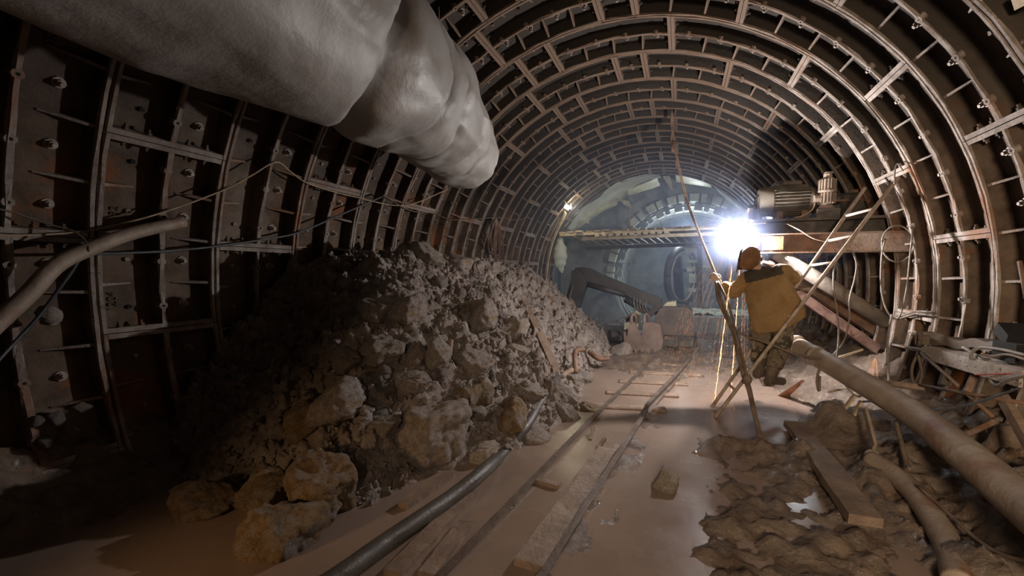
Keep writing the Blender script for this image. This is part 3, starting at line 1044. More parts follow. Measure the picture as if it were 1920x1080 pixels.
for (px, py, hw, hh, mk, tilt, lab) in bl_floor:
    base = atz(px, py + hh * 0.92)
    dist = (base - CAM).dot(cF)
    a, b = hw / FPX * dist * 1.08, hh / FPX * dist * 1.05
    c = at(px, py, base.y + a * 0.55)
    a *= (c.y / base.y) ; b *= (c.y / base.y)
    place_rock('boulder', BIG[mk], c, (a, a * .85, b), (0.1, radians(tilt), random.uniform(-.3, .3)), lab, 'boulder')
for (px, py, r_, lab) in ((70, 790, .05, 'small rock lying in the lower left lining cell, nearest the rib'), (108, 785, .06, 'pointed rock in the lower left lining cell, next to the first'),
                          (152, 765, .055, 'dark topped rock at the right of the lower left lining cell'), (118, 822, .045, 'flat stone low in the lower left lining cell'),
                          (165, 815, .04, 'little stone near the right rib of the lower left lining cell'), (88, 830, .05, 'rounded stone at the bottom of the lower left lining cell')):
    place_rock('stone', SMALL[random.randrange(4)], wall(px, py, RI - .02), (r_, r_ * .9, r_ * .7), (.2, .1, random.uniform(0, 6)), lab, 'rock')
# smaller lumps covering the heap: individuals that nothing tells apart
cnt = 0
while cnt < 215:
    px, py = random.uniform(560, 1150), random.uniform(490, 860)
    p, t = heap_hit(px, py)
    if p is None or p.z < 0.06: continue
    s = 0.028 + 0.085 * random.random() ** 2.2
    sm = s * random.uniform(.7, 1.1)
    place_rock('rock_lump', SMALL[random.randrange(8)], p + Vector((0, 0, -s * .25)), (s, sm, s * random.uniform(.6, .95)),
               (random.uniform(-.5, .5), random.uniform(-.5, .5), random.uniform(0, 6.28)),
               'mud-coated lump of rock lying among the rubble heap', 'rock', 'small rock lumps on the heap')
    cnt += 1
# crumbs: uncountable
V0 = np.array([v.co[:] for v in SMALL[6].vertices]); 
bmq = bmesh.new(); bmesh.ops.create_icosphere(bmq, subdivisions=2, radius=1.0)
V0 = np.array([v.co[:] for v in bmq.verts]); F0 = np.array([[v.index for v in f.verts] for f in bmq.faces]); bmq.free()
VV, FF = [], []
nv = 0
for i in range(8600):
    x = random.uniform(-2.9, -.15); y = random.uniform(1.5, 8.2) if i % 3 else random.uniform(1.6, 4.6)
    z = float(heap_base(x, y))
    if z < -0.02: continue
    s = 0.009 + 0.026 * random.random() ** 2
    z = float(heap_h(x, y))
    d = 1 + 0.45 * rng.uniform(-1, 1, len(V0))
    P = V0 * d[:, None] * s * rng.uniform(.7, 1.3, 3) + np.array([x, y, z + s * .2])
    VV.append(P); FF.append(F0 + nv); nv += len(V0)
me = bpy.data.meshes.new('rubble_crumbs')
me.from_pydata(np.concatenate(VV).tolist(), [], np.concatenate(FF).tolist())
me.materials.append(M['heap'])
o = bpy.data.objects.new('rubble_crumbs', me); col.objects.link(o)
tag(o, 'loose mud crumbs and gravel scattered all over the heap', 'rubble', kind='stuff')

# ------------------------------------------------------------------ mine track
track = empty('mine_track', (0.1, 3, 0), 'narrow gauge mine track half sunk in the slurry', 'track')


def rail(path, z0):
    mb = MB()
    prof = [(-.038, 0), (.038, 0), (.038, .008), (.007, .018), (.007, .058), (.022, .066), (.022, .08), (-.022, .08), (-.022, .066), (-.007, .058), (-.007, .018), (-.038, .008)]
    P = smooth_path([Vector((x, y, z)) for (x, y, z) in path], 8)
    vs_, fs = [], []
    k = len(prof)
    for i, p in enumerate(P):
        d = (P[min(i + 1, len(P) - 1)] - P[max(0, i - 1)]).normalized()
        s = d.cross(Vector((0, 0, 1))).normalized()
        for (a, b) in prof:
            vs_.append(p + s * a + Vector((0, 0, b)))
    for i in range(len(P) - 1):
        for j in range(k):
            b = (j + 1) % k
            fs.append((i * k + j, i * k + k + j, i * k + k + b, i * k + b))
    fs.append(tuple(range(k))); fs.append(tuple((len(P) - 1) * k + j for j in range(k - 1, -1, -1)))
    mb.add(vs_, fs)
    return mb.build('rail', M['rail'], track)


rail([(-.46, .35, -.06), (-.29, 1.61, -.055), (-.05, 3.7, -.045), (.22, 5.7, -.02), (.5, 7.75, .02)], 0)
rail([(.05, .35, -.055), (.18, 1.75, -.045), (.44, 4.0, -.03), (.49, 4.4, .015), (.8, 6.0, .015), (1.11, 7.8, .03)], 0)
for i, y in enumerate((4.35, 4.9, 5.45, 6.0, 6.6, 7.2)):
    xa, xb = float(rail_x(0, y)), float(rail_x(1, y))
    mb = MB()
    sk = random.uniform(-.05, .05)
    lift = -.035 if y < 4 else -.02
    mb.bar((xa - .18, y - .06, lift), (xb + .22 + sk, y + .06, lift), .13, .09, bev=.012)
    mb.build('sleeper', M['wood'], track)


def plank(p0, p1, w_, h_, lab, m='wood', up=(0, 0, 1), name='plank', cat='plank'):
    p0, p1 = Vector(p0), Vector(p1)
    mb = MB()
    n = 10
    d = (p1 - p0); L = d.length; d.normalize()
    upv = Vector(up); s = d.cross(upv).normalized(); u = s.cross(d)
    vs_, fs = [], []
    for i in range(n + 1):
        c = p0 + d * L * i / n
        q = .006 * w_ / .15
        for a, b in ((-1, -1), (1, -1), (1, 1), (-1, 1)):
            vs_.append(c + s * (a * w_ / 2 + random.uniform(-q, q)) + u * (b * h_ / 2 + random.uniform(-q, q)))
    for i in range(n):
        for j in range(4):
            b = (j + 1) % 4
            fs.append((i * 4 + j, i * 4 + b, i * 4 + 4 + b, i * 4 + 4 + j))
    fs.append((3, 2, 1, 0)); fs.append(tuple(n * 4 + j for j in range(4)))
    mb.add(vs_, fs)
    return tag(mb.build(name, M[m]), lab, cat)


z1 = Vector((0, 0, .012))
plank(atz(755, 954) + z1, atz(846, 893) + z1, .075, .05, 'short muddy board in slurry just left of the hose')
plank(atz(735, 1082) + z1, atz(880, 931) + z1, .10, .04, 'long muddy board under slurry just right of the hose')
plank(atz(800, 1085) + z1, atz(872, 985), .09, .04, 'second sunken board left of the near rail')
plank(atz(990, 1068) + z1 * 1.6, atz(1140, 848) + z1 * 1.6, .155, .05, 'broad wet plank between the rails, beside the right rail')
plank(atz(1120, 890) + z1, atz(1160, 838) + z1, .05, .04, 'splintered thin board alongside the right rail')
plank(atz(1488, 806) + Vector((0, 0, .06)), atz(1622, 1006) + Vector((0, 0, .09)), .165, .06, 'thick glistening plank in the mud on the right')
plank(atz(1005, 903) + z1, atz(1050, 915) + z1, .05, .03, 'small dark wood chip floating between the rails', 'wood', name='wood_chip', cat='wood chip')
plank(atz(1107, 825), atz(1113, 800, .06), .025, .03, 'small dark stake sticking out between the rails', 'wood', name='stake', cat='stake', up=(1, 0, 0))
plank(atz(1122, 840), atz(1134, 822, .05), .03, .03, 'second splintered stake nearer the right rail', 'wood', name='stake', cat='stake', up=(1, 0, 0))
plank(atz(1412, 693, .0) + Vector((.05, 0, .12)), atz(1440, 725) + Vector((0, 0, .06)), .12, .10, 'half-buried timber block under the ladder', 'wood', name='timber_block', cat='timber')
p, _t = heap_hit(985, 575)
plank(p + Vector((0, -.06, .10)), at(1045, 702, heap_hit(1045, 702)[0].y - .1), .085, .06, 'broken wooden post lying on the heap, splintered at its foot', 'wood', name='wooden_post', cat='post')
p, _t = heap_hit(875, 575)
plank(p + Vector((-.1, 0, .03)), p + Vector((.28, .12, .08)), .05, .04, 'dark short board lying across the upper heap', 'wood')
p, _t = heap_hit(840, 672)
plank(p + Vector((.0, 0, -.05)), p + Vector((.02, 0.02, .17)), .04, .04, 'thin upright stick in the middle of the heap', 'wood', up=(1, 0, 0), name='stick', cat='stick')


def cable(name, pts, r, m, lab, cat, n=8, sm=6, group=None, parent=None):
    mb = MB()
    mb.tube(smooth_path(pts, sm), r, n)
    o = mb.build(name, M[m], parent, True)
    if lab: tag(o, lab, cat, group)
    return o


# big black hose from the foreground up over the heap foot
hp = [atz(560, 1130, .05), atz(640, 1078, .05), atz(720, 1020, .05), atz(790, 972, .055), atz(850, 930, .06), atz(905, 885, .08)]
hp += [at(945, 848, 2.95), at(985, 800, 3.25), at(1010, 758, 3.7), at(1030, 728, 4.1), at(1048, 707, 4.5)]
cable('slurry_hose', hp, lambda t: 0.052 - .004 * t, 'hose', 'thick black hose curving from the foreground up onto the heap foot', 'hose', 14, 10)
q = atz(1090, 690)
cable('hose_piece', [at(1052, 706, 4.5), at(1072, 694, 4.9), at(1085, 690, 5.1)], 0.035, 'wood', 'short pale pipe end lying past the hose tip', 'pipe', 8)
cable('bent_pipe', [at(1080, 700, 4.9), at(1078, 675, 5.0), at(1080, 658, 5.2), at(1094, 655, 5.4)], 0.035, 'rust', 'bent brown pipe stub standing at the heap foot', 'pipe', 8)
cable('bent_pipe', [at(1105, 660, 6.0), at(1122, 672, 5.9), at(1140, 672, 6.1)], 0.04, 'rust', 'curved brown pipe lying on the far heap toe', 'pipe', 8)

# ------------------------------------------------------------------ ventilation duct
def duct():
    root = empty('ventilation_duct', (-1.0, 1.5, 2.7), 'huge grey fabric ventilation duct hanging at the upper left', 'duct')
    cp = smooth_path([(-.93, -1.6, 2.66), (-.95, .2, 2.68), (-1.0, 1.4, 2.70), (-1.10, 2.3, 2.79), (-1.27, 3.0, 2.86), (-1.45, 3.6, 2.85), (-1.56, 4.1, 2.78), (-1.60, 4.48, 2.68)], 32)
    n = 110
    k = len(cp)
    V = np.zeros((k, n, 3))
    A = np.linspace(0, 2 * pi, n, endpoint=False)
    for i, c in enumerate(cp):
        d = (cp[min(i + 1, k - 1)] - cp[max(i - 1, 0)]).normalized()
        s = d.cross(Vector((0, 0, 1))).normalized()
        u = s.cross(d)
        y = c.y
        r = 0.455
        if y > 3.2: r = 0.455 - 0.06 * (y - 3.2)
        e = max(0, (y - 4.05) / .45)
        r *= sqrt(max(0.02, 1 - min(1, e) ** 2 * .85))
        # constriction folds
        folds = 0
        for j, a in enumerate(A):
            rr_ = r
            for (yf, dep, wd, sl, ph) in ((1.80, .14, .13, .06, 0.), (2.35, .05, .06, .05, 2.), (2.72, .07, .07, -.09, 1.), (3.25, .09, .09, .10, 3.), (3.7, .05, .06, -.06, 4.)):
                q = (y - yf - sl * sin(a * 2 + ph) - .02 * sin(a * 7 + ph)) / wd
                rr_ -= dep * (math.exp(-q * q) if q > 0 else math.exp(-(q * 3.2) ** 2)) * (.75 + .25 * sin(a * 3 + ph))
            V[i, j] = c + s * (cos(a) * rr_) + u * (sin(a) * rr_ * (1.0 - .06 * sin(a)))
    N1 = fbm(V * np.array([3.2, 1.1, 3.2]), 3, 101)
    N2 = fbm((V + 0.25 * V[..., [1, 2, 0]]) * np.array([4.0, 2.2, 4.0]), 2, 105, ridge=True)
    N3 = fbm(V * np.array([11.0, 6.0, 11.0]), 3, 108, ridge=True)
    C = np.array([list(c) for c in cp])[:, None, :]
    rd = V - C
    rd /= np.linalg.norm(rd, axis=2)[..., None] + 1e-6
    # long sagging folds between the hanging points
    seam = 0.030 * np.sin(A * 5 + cp[0].y)[None, :] * np.sin(np.linspace(0, 34, k))[:, None]
    V = V + rd * (0.035 * N1 + 0.012 * N2 + 0.005 * N3 + seam * 0.5)[..., None]
    V = np.concatenate([V, V[:, :1]], 1)
    o = grid_mesh('duct_sleeve', V[..., 0], V[..., 1], V[..., 2], M['fabric'])
    o.parent = root; o.matrix_parent_inverse = Matrix.Translation(-root.location)
    # closed tip
    mb = MB()
    tip = [tuple(q) for q in V[-1, :-1]]
    c = np.mean(V[-1, :-1], 0) + np.array([-.01, .05, -.03])
    mb.add(tip + [tuple(c)], [(j, (j + 1) % n, n) for j in range(n)])
    mb.build('duct_tip', M['fabric'], root, True)
    # dark strap in the deep fold
    for (yf, rr) in ((1.86, .325),):
        i = min(range(k), key=lambda q: abs(cp[q].y - yf))
        d = (cp[i + 1] - cp[i - 1]).normalized()
        mb = MB(); mb.torus(cp[i], d, rr, 0.018, 40, 6)
        mb.build('strap', M['dark_fabric'], root, True)
    for yf in (0.6, 1.6, 2.6, 3.5):
        i = min(range(k), key=lambda q: abs(cp[q].y - yf))
        c = cp[i]
        zt = AX + sqrt((RI + .02) ** 2 - c.x ** 2)
        mb = MB(); mb.cyl((c.x, c.y, c.z + .40), (c.x, c.y, zt), 0.006, 5)
        mb.build('hanger_wire', M['cable'], root)


duct()

# ------------------------------------------------------------------ platform with motors (right)
PY = 5.33
plat = empty('machine_platform', tuple(at(1560, 470, PY)), 'rusty steel machine platform cantilevered from the right lining', 'platform')


def ibeam(p0, p1, h, wf, name, m, parent, t=.016):
    p0, p1 = Vector(p0), Vector(p1)
    mb = MB()
    up = Vector((0, 0, h / 2 - t / 2))
    mb.bar(p0 + up, p1 + up, wf, t)
    mb.bar(p0 - up, p1 - up, wf, t)
    mb.bar(p0, p1, t * .8, h - 2 * t)
    return mb.build(name, M[m], parent)


b0, b1 = at(1398, 457, PY), at(1740, 454, PY)
b0.z = b1.z = at(1480, 456, PY).z
fbeam = ibeam(b0 + Vector((0, .06, 0)), Vector((3.12, PY + .06, b1.z)), 0.225, 0.12, 'beam', 'rust', plat)
mb = MB(); mb.box(at(1449, 456, PY + .0) + Vector((0, -.001, 0)), (.215, .02, .155)); mb.build('welded_plate', M['orange'], fbeam)
mb = MB(); mb.box(at(1407, 457, PY + .0) + Vector((0, -.001, 0)), (.14, .02, .19)); mb.build('welded_plate', M['rust'], fbeam)
b2 = at(1402, 427, PY + .15)
ibeam(Vector((b2.x, PY + .30, b2.z)), Vector((3.10, PY + .30, b2.z)), 0.20, 0.16, 'beam', 'darksteel', plat)
ibeam(Vector((b2.x - .02, PY + 1.0, b2.z)), Vector((3.10, PY + 1.0, b2.z)), 0.20, 0.12, 'beam', 'darksteel', plat)
dz = at(1480, 411, PY + .22).z
mb = MB(); mb.box(((b2.x + 3.1) / 2 + .02, PY + .68, dz - .01), (3.1 - b2.x, 1.0, .03)); mb.build('deck_plate', M['darksteel'], plat)
mb = MB(); mb.bar(at(1402, 420, PY + .2), at(1436, 418.5, PY + .2), .05, .018); mb.build('deck_board', M['drywood'], plat)
for xx in (1.9, 2.35, 2.8):
    mb = MB(); mb.box((xx, PY + .16, b0.z + .01), (.03, .16, .2)); mb.build('stiffener', M['rust'], fbeam)
# diagonal braces down to the right lining
br = at(1455, 473, PY + .12); bre = wall(1662, 604, RI - .06); bre = at(1662, 604, 5.75)
mb = MB(); mb.cyl(br, bre, 0.082, 18)
mb.build('brace_pipe', M['greysteel'], plat, True)
mb = MB(); mb.bar(at(1440, 488, PY + .65), at(1670, 640, PY + .7), .15, .12)
mb.build('brace_beam', M['rust'], plat)
pa, pb_ = at(1468, 532, PY + .3), at(1645, 655, PY + .35)
mb = MB(); mb.bar(pa, pb_, .07, .10); mb.bar(pa + Vector((0, 0, .055)), pb_ + Vector((0, 0, .055)), .10, .014); mb.bar(pa - Vector((0, 0, .055)), pb_ - Vector((0, 0, .055)), .10, .014)
mb.build('brace_channel', M['redrust'], plat)
mb = MB(); mb.bar(at(1500, 545, PY + 1.1), at(1600, 612, PY + 1.1), .07, .07)
mb.build('brace_channel', M['redrust'], plat)

# large finned motor
def motor(c, L, R):
    root = empty('electric_motor', (c.x, c.y, dz), 'big finned electric motor lying on the platform', 'motor')
    ex = Vector((1, 0, 0))
    mb = MB(); mb.cyl(c - ex * L * .28, c + ex * L * .30, R * .93, 28)
    mbody = mb.build('motor_body', M['motor'], root, True)
    mb = MB()
    for i in range(30):
        a = 2 * pi * i / 30
        nv_ = Vector((0, cos(a), sin(a)))
        mb.bar(c - ex * L * .27 + nv_ * R * .96, c + ex * L * .29 + nv_ * R * .96, .007, .035, up=nv_)
    mb.build('cooling_fins', M['motor'], mbody)
    mb = MB(); mb.tube([c - ex * L * .52, c - ex * L * .50, c - ex * L * .30, c - ex * L * .27], lambda t: R * (0.80 if t < .1 else 1.02), 28)
    mb.build('fan_cowl', M['motor'], root, True)
    mb = MB(); mb.cyl(c + ex * L * .30, c + ex * L * .44, R * 1.0, 28, 0, R * .72); mb.cyl(c + ex * L * .44, c + ex * L * .60, R * .16, 10)
    mb.build('end_shield', M['motor'], root, True)
    mb = MB(); mb.box(c + Vector((.02, 0, R * 1.12)), (L * .34, R * .9, R * .38), bev=.02)
    mb.build('terminal_box', M['motor'], root)
    hz_ = c.z - R * .9 - dz
    for s in (-1, 1):
        mb = MB(); mb.box((c.x + .02 + s * L * .20, c.y, dz + hz_ / 2 + .01), (L * .10, R * 1.5, hz_ + .02))
        mb.build('motor_foot', M['rust'], root)
    return root


mc = at(1478, 377, PY + .45)
motor(mc, 0.66, 0.178)
# vertical gear motor on its base box
gx = at(1548, 400, PY + .3)
groot = empty('gear_motor', (gx.x, gx.y, dz), 'pale upright gear motor on a steel box, right of the big motor', 'motor')
mb = MB(); mb.box((gx.x, gx.y, dz + .055), (.24, .22, .11), bev=.008); mb.build('base_box', M['darksteel'], groot)
zb = dz + .11
mb = MB(); mb.cyl((gx.x, gx.y, zb), (gx.x, gx.y, zb + .03), .085, 16); mb.cyl((gx.x, gx.y, zb + .03), (gx.x, gx.y, zb + .06), .065, 16); mb.build('flange', M['motorpale'], groot)
mb = MB(); mb.cyl((gx.x, gx.y, zb + .05), (gx.x, gx.y, zb + .34), .075, 18)
for i in range(18):
    a = 2 * pi * i / 18
    nv_ = Vector((cos(a), sin(a), 0))
    q = Vector((gx.x, gx.y, zb + .06)) + nv_ * .08
    mb.bar(q, q + Vector((0, 0, .12)), .008, .025, up=nv_)
    q += Vector((0, 0, .155))
    mb.bar(q, q + Vector((0, 0, .12)), .008, .025, up=nv_)
mb.build('finned_body', M['motorpale'], groot)
mb = MB(); mb.cyl((gx.x, gx.y, zb + .185), (gx.x, gx.y, zb + .21), .098, 18); mb.build('collar', M['motorpale'], groot)
mb = MB(); mb.cyl((gx.x, gx.y, zb + .33), (gx.x, gx.y, zb + .36), .085, 16, 0, .05); mb.cyl((gx.x, gx.y, zb + .36), (gx.x, gx.y, zb + .40), .045, 10); mb.box((gx.x + .01, gx.y, zb + .415), (.08, .05, .02)); mb.build('brake_cap', M['motorpale'], groot)
mb = MB(); mb.cyl((gx.x - .07, gx.y - .02, zb + .12), (gx.x - .14, gx.y - .03, zb + .12), .045, 12); mb.build('terminal_box', M['motorpale'], groot)
mb = MB(); mb.tube(smooth_path([(gx.x - .12, gx.y - .04, zb + .09), (gx.x - .16, gx.y - .07, zb - .01), (gx.x - .26, gx.y - .09, dz + .03), (gx.x - .34, gx.y - .1, dz + .012)], 6), .009, 6); mb.build('cord', M['wire'], groot, True)
# winch gearbox behind on the right
wr = at(1600, 400, PY + .75)
wroot = empty('winch_gearbox', (wr.x, wr.y, dz), 'dark winch gearbox at the right end of the platform', 'gearbox')
mb = MB(); mb.box((wr.x - .02, wr.y, dz + .17), (.34, .3, .34), bev=.03); mb.build('housing', M['darksteel'], wroot)
mb = MB(); mb.box((wr.x + .02, wr.y, dz + .245), (.62, .34, .025)); mb.build('split_flange', M['rust'], wroot)
mb = MB(); mb.cyl((wr.x + .1, wr.y - .2, dz + .30), (wr.x + .1, wr.y + .2, dz + .30), .09, 16); mb.cyl((wr.x + .32, wr.y - .2, dz + .28), (wr.x + .32, wr.y + .2, dz + .28), .075, 16); mb.build('bearing_cap', M['rust'], wroot, True)
mb = MB(); mb.cyl((wr.x + .2, wr.y - .05, dz + .14), (wr.x + .5, wr.y - .05, dz + .14), .12, 18); mb.build('drum', M['rust'], wroot, True)
mb = MB(); mb.box((wr.x + .03, wr.y, dz + .36), (.2, .2, .04)); mb.build('inspection_cover', M['rust'], wroot)
# upright plate left of the motor
ul = at(1420, 400, PY + .5)
mb = MB(); mb.box((ul.x, ul.y, dz + .16), (.05, .3, .32), bev=.015); mb.box((ul.x - .09, ul.y, dz + .09), (.08, .26, .18), bev=.015); mb.cyl((ul.x - .1, ul.y, dz + .2), (ul.x + .04, ul.y, dz + .2), .03, 10)
tag(mb.build('coupling_guard', M['darksteel']), 'dark coupling guard standing left of the big motor', 'guard')
cable('loose_wire', [at(1476, 420, PY + .1), at(1500, 432, PY - .02), at(1525, 447, PY - .03), at(1553, 454, PY - .02)], .006, 'wire', 'thin pale wire drooping over the platform front beam', 'wire', 6)

# ------------------------------------------------------------------ ladder
LL0, LL1 = Vector((1.13, 4.67, 0.0)), at(1622, 352, 5.23)
LR0, LR1 = Vector((1.14, 4.34, 0.0)), wall(1684, 333, RI - .03)
LL0 = LL0 + (LL0 - LL1) * .008
lad = empty('steel_ladder', tuple((LL0 + LR0) / 2), 'leaning steel pipe ladder from the slurry to the right lining', 'ladder')
for a, b in ((LL0, LL1), (LR0, LR1)):
    mb = MB(); mb.cyl(a, b, .019, 10); mb.build('rail', M['ladder'], lad, True)
RUNGS = []
for t in (0.115, .205, .315, .43, .545, .655, .765, .875):
    a, b = LL0.lerp(LL1, t), LR0.lerp(LR1, t)
    RUNGS.append((a, b))
    mb = MB(); mb.cyl(a, b, .014, 8); mb.build('rung', M['ladder'], lad, True)
cable('cable_loop', [at(1605, 388 - 60, 5.05), at(1592, 350, 5.1)], .004, 'greycable', None, None) if False else None
lo = [at(1563, 700, 5.0), at(1572, 640, 5.0), at(1570, 590, 5.0), at(1563, 540, 5.0), at(1565, 500, 5.0), at(1580, 472, 4.98), at(1597, 472, 5.0), at(1606, 495, 5.05), at(1602, 525, 5.1), at(1593, 560, 5.1), at(1592, 600, 5.1), at(1582, 640, 5.15), at(1560, 668, 5.2)]
cable('cable_loop', lo, .009, 'greycable', 'grey cable hung in a long loop over a ladder rung', 'cable', 6)

# cables on the right lining
cable('cable_coil', [at(1664, 445, 5.2), at(1658, 452, 5.2)] + [at(1683 + 30 * cos(radians(a)), 457 - 34 * sin(radians(a)), 5.15) for a in range(170, -200, -24)], .008, 'greycable', 'grey cable coiled in a ring on the right lining beside the ladder', 'cable', 6)
cable('hanging_cable', [at(1712, 425, 5.0), at(1705, 490, 5.0), at(1700, 540, 5.0), at(1690, 585, 5.0), at(1678, 598, 5.0), at(1662, 580, 5.0), at(1652, 540, 5.05), at(1653, 480, 5.1), at(1660, 447, 5.15)], .008, 'greycable', 'grey cable drooping in a deep bight below the coil', 'cable', 6)
cable('hanging_cable', [at(1672, 590, 4.95), at(1664, 640, 4.8), at(1666, 700, 4.75), at(1667, 755, 4.6)], .011, 'greycable', 'thick grey cable dropping straight down the right lining', 'cable', 6)
cable('hanging_cable', [at(1640, 350, 5.5), at(1633, 330, 5.6), at(1650, 318, 5.5), at(1668, 330, 5.3)], .007, 'greycable', 'short wire arching at the ladder head', 'wire', 6)
cable('hanging_cable', [at(1677, 345, 4.8), at(1678, 320, 4.8), at(1683, 307, 4.8), at(1693, 320, 4.7)], .007, 'greycable', 'short wire hooked over the rib above the ladder head', 'wire', 6)
for i, (a, b) in enumerate((((1690, 592), (1748, 585)), ((1688, 597), (1750, 592)))):
    cable('wire_bundle', [wall(*a, RI - .03), wall((a[0] + b[0]) / 2, a[1] - 8, RI - .04), wall(*b, RI - .03)], .009, 'greycable', ('upper' if i == 0 else 'lower') + ' grey wire resting on the right lining ledge', 'wire', 6)

# ------------------------------------------------------------------ big pipe along the right
pipe = empty('slurry_pipe', tuple(at(1700, 770, 3.6)), 'long pale steel pipe sloping along the right side', 'pipe')
ppth = [at(1487, 645, 5.05), at(1560, 685, 4.55), at(1700, 768, 3.62), at(1800, 845, 2.95), at(1935, 958, 2.36), at(2100, 1090, 1.8)]
mb = MB(); mb.tube(smooth_path(ppth, 8), .098, 20)
pbar = mb.build('pipe_barrel', M['pipe'], pipe, True)
for (px, py, yy) in ((1492, 648, 5.0), (1530, 668, 4.75)):
    c = at(px, py, yy); d = (at(1700, 768, 3.62) - at(1487, 645, 5.05)).normalized()
    mb = MB(); mb.cyl(c - d * .02, c + d * .02, .115 if px < 1500 else .105, 18); mb.build('pipe_collar', M['pipe'], pbar, True)
# strap with eye hanging from the pipe
st = empty('hanging_shackle', tuple(at(1640, 860, 3.6)), 'muddy strap with a ring eye hanging from the pale pipe', 'shackle')
mb = MB(); mb.bar(at(1622, 768, 3.85), at(1640, 838, 3.5), .06, .02, up=(1, 0, 0)); mb.build('strap', M['pipe'], st)
mb = MB(); mb.torus(at(1636, 858, 3.45), Vector((.3, -1, .5)), .042, .018, 18, 8); mb.build('ring_eye', M['pipe'], st, True)
cable('muddy_chain', [at(1680, 790, 3.6), at(1690, 830, 3.4), at(1700, 870, 3.2), at(1706, 880, 3.1)], .016, 'cable', 'muddy chain end dangling behind the strap', 'chain', 6)
hh = [atz(1632, 862, .10), atz(1670, 885, .09), atz(1702, 912, .08), atz(1730, 945, .07), atz(1760, 990, .06), atz(1785, 1040, .05), atz(1800, 1100, .05)]
cable('mud_hose', hh, .066, 'pipe', 'fat mud-caked hose lying on the right bank below the pipe', 'hose', 14, 8)
cable('thin_cable', [atz(1722, 912, .16), atz(1770, 955, .13), atz(1830, 1010, .13), atz(1880, 1040, .16), atz(1940, 1055, .2)], .010, 'cable', 'thin muddy cable trailing beside the fat hose', 'cable', 6)
cable('thin_cable', [at(1618, 753, 3.9), at(1660, 752, 3.8), at(1710, 765, 3.6), at(1760, 768, 3.45), at(1830, 755, 3.3), at(1925, 722, 3.1)], .009, 'bluecable', 'dark cable sagging across above the pale pipe', 'cable', 6)
cable('muddy_cable', [at(1445, 640, 4.75), at(1480, 660, 4.7), at(1530, 672, 4.6), at(1560, 676, 4.5), at(1592, 695, 4.4), at(1622, 712, 4.2)], .016, 'cable', 'muddy cable crossing from the welder over the pipe top', 'cable', 8)
cable('short_strap', [at(1545, 672, 4.6), at(1534, 700, 4.5), at(1532, 722, 4.5), at(1536, 732, 4.48), at(1537, 705, 4.5)], .012, 'cable', 'small cable loop hanging in front of the pipe', 'cable', 6)
cable('muddy_cable', [at(1562, 675, 4.5), at(1575, 700, 4.3), at(1588, 725, 4.25), at(1600, 740, 4.2)], .010, 'pipe', 'pale cord wound round the pale pipe', 'cord', 6)
# wedge shaped rusty plate at the puddle edge
mb = MB()
w0 = [atz(1458, 742), atz(1478, 744), at(1508, 714, 4.95), at(1504, 712, 5.0)]
vs_ = w0 + [q + Vector((.02, .05, -.012)) for q in w0]
mb.add(vs_, [(0, 1, 2, 3), (7, 6, 5, 4), (0, 4, 5, 1), (1, 5, 6, 2), (2, 6, 7, 3), (3, 7, 4, 0)])
tag(mb.build('steel_plate', M['orange']), 'wedge of rusty orange steel plate at the puddle edge', 'steel plate')

# bench-like steel on the right with belt, rods, wires
bench = empty('steel_shelf', tuple(at(1830, 690, 3.6)), 'dusty steel channel shelf jutting along the right lining', 'shelf')
sa, sb = at(1752, 652, 4.15), at(1950, 700, 3.05)
mb = MB(); mb.bar(sa, sb, .16, .02); mb.build('shelf_plate', M['dust'], bench)
mb = MB(); mb.bar(sa + Vector((-.08, 0, -.045)), sb + Vector((-.08, 0, -.045)), .018, .09); mb.build('shelf_lip', M['dust'], bench)
nrm = Vector((0, 0, 1))
bp = [at(1716, 637, 4.2), at(1722, 630, 4.3), at(1735, 633, 4.25), at(1780, 642, 4.0), at(1840, 645, 3.75), at(1890, 652, 3.5)]
mb = MB()
P = smooth_path(bp, 8)
vs_, fs = [], []
for i, p in enumerate(P):
    for dzv, dx in ((.0, -.0), (.0, .10), (-.07, .10), (-.07, 0)):
        vs_.append(p + Vector((dx, 0, dzv + .03 + .012 * sin(i * .9))))
for i in range(len(P) - 1):
    for j in range(4):
        b = (j + 1) % 4
        fs.append((i * 4 + j, i * 4 + b, i * 4 + 4 + b, i * 4 + 4 + j))
fs.append((3, 2, 1, 0)); fs.append(tuple((len(P) - 1) * 4 + j for j in range(4)))
mb.add(vs_, fs)
tag(mb.build('folded_belt', M['belt']), 'folded brown rubber belt lying on the steel shelf', 'belt')
mb = MB(); mb.torus(at(1724, 637, 4.2), (1, -.4, 0), .05, .014, 16, 6); tag(mb.build('belt_roll', M['belt'], smooth=True), 'small rolled belt end at the left tip of the shelf', 'belt')
cable('white_cable', [at(1806, 651, 3.65), at(1825, 663, 3.55), at(1845, 680, 3.4), at(1860, 715, 3.3), at(1873, 723, 3.2), at(1890, 712, 3.1), at(1930, 702, 3.0)], .013, 'greycable', 'thick pale cable looping off the shelf edge', 'cable', 8)
cable('white_cable', [at(1930, 668, 3.1), at(1880, 656, 3.3), at(1840, 652, 3.5), at(1823, 660, 3.5), at(1822, 672, 3.5), at(1840, 685, 3.5)], .011, 'greycable', 'second pale cable curled on the shelf', 'cable', 8)
cable('white_cable', [at(1930, 676, 3.05), at(1890, 665, 3.25), at(1860, 668, 3.35), at(1840, 664, 3.4)], .009, 'cable', 'muddy cable lying along the shelf top', 'cable', 8)
mb = MB(); mb.cyl(at(1728, 662, 4.1), at(1862, 782, 3.35), .013, 8); tag(mb.build('rebar_rod', M['rust'], smooth=True), 'diagonal rusty rod leaning under the shelf', 'rod')
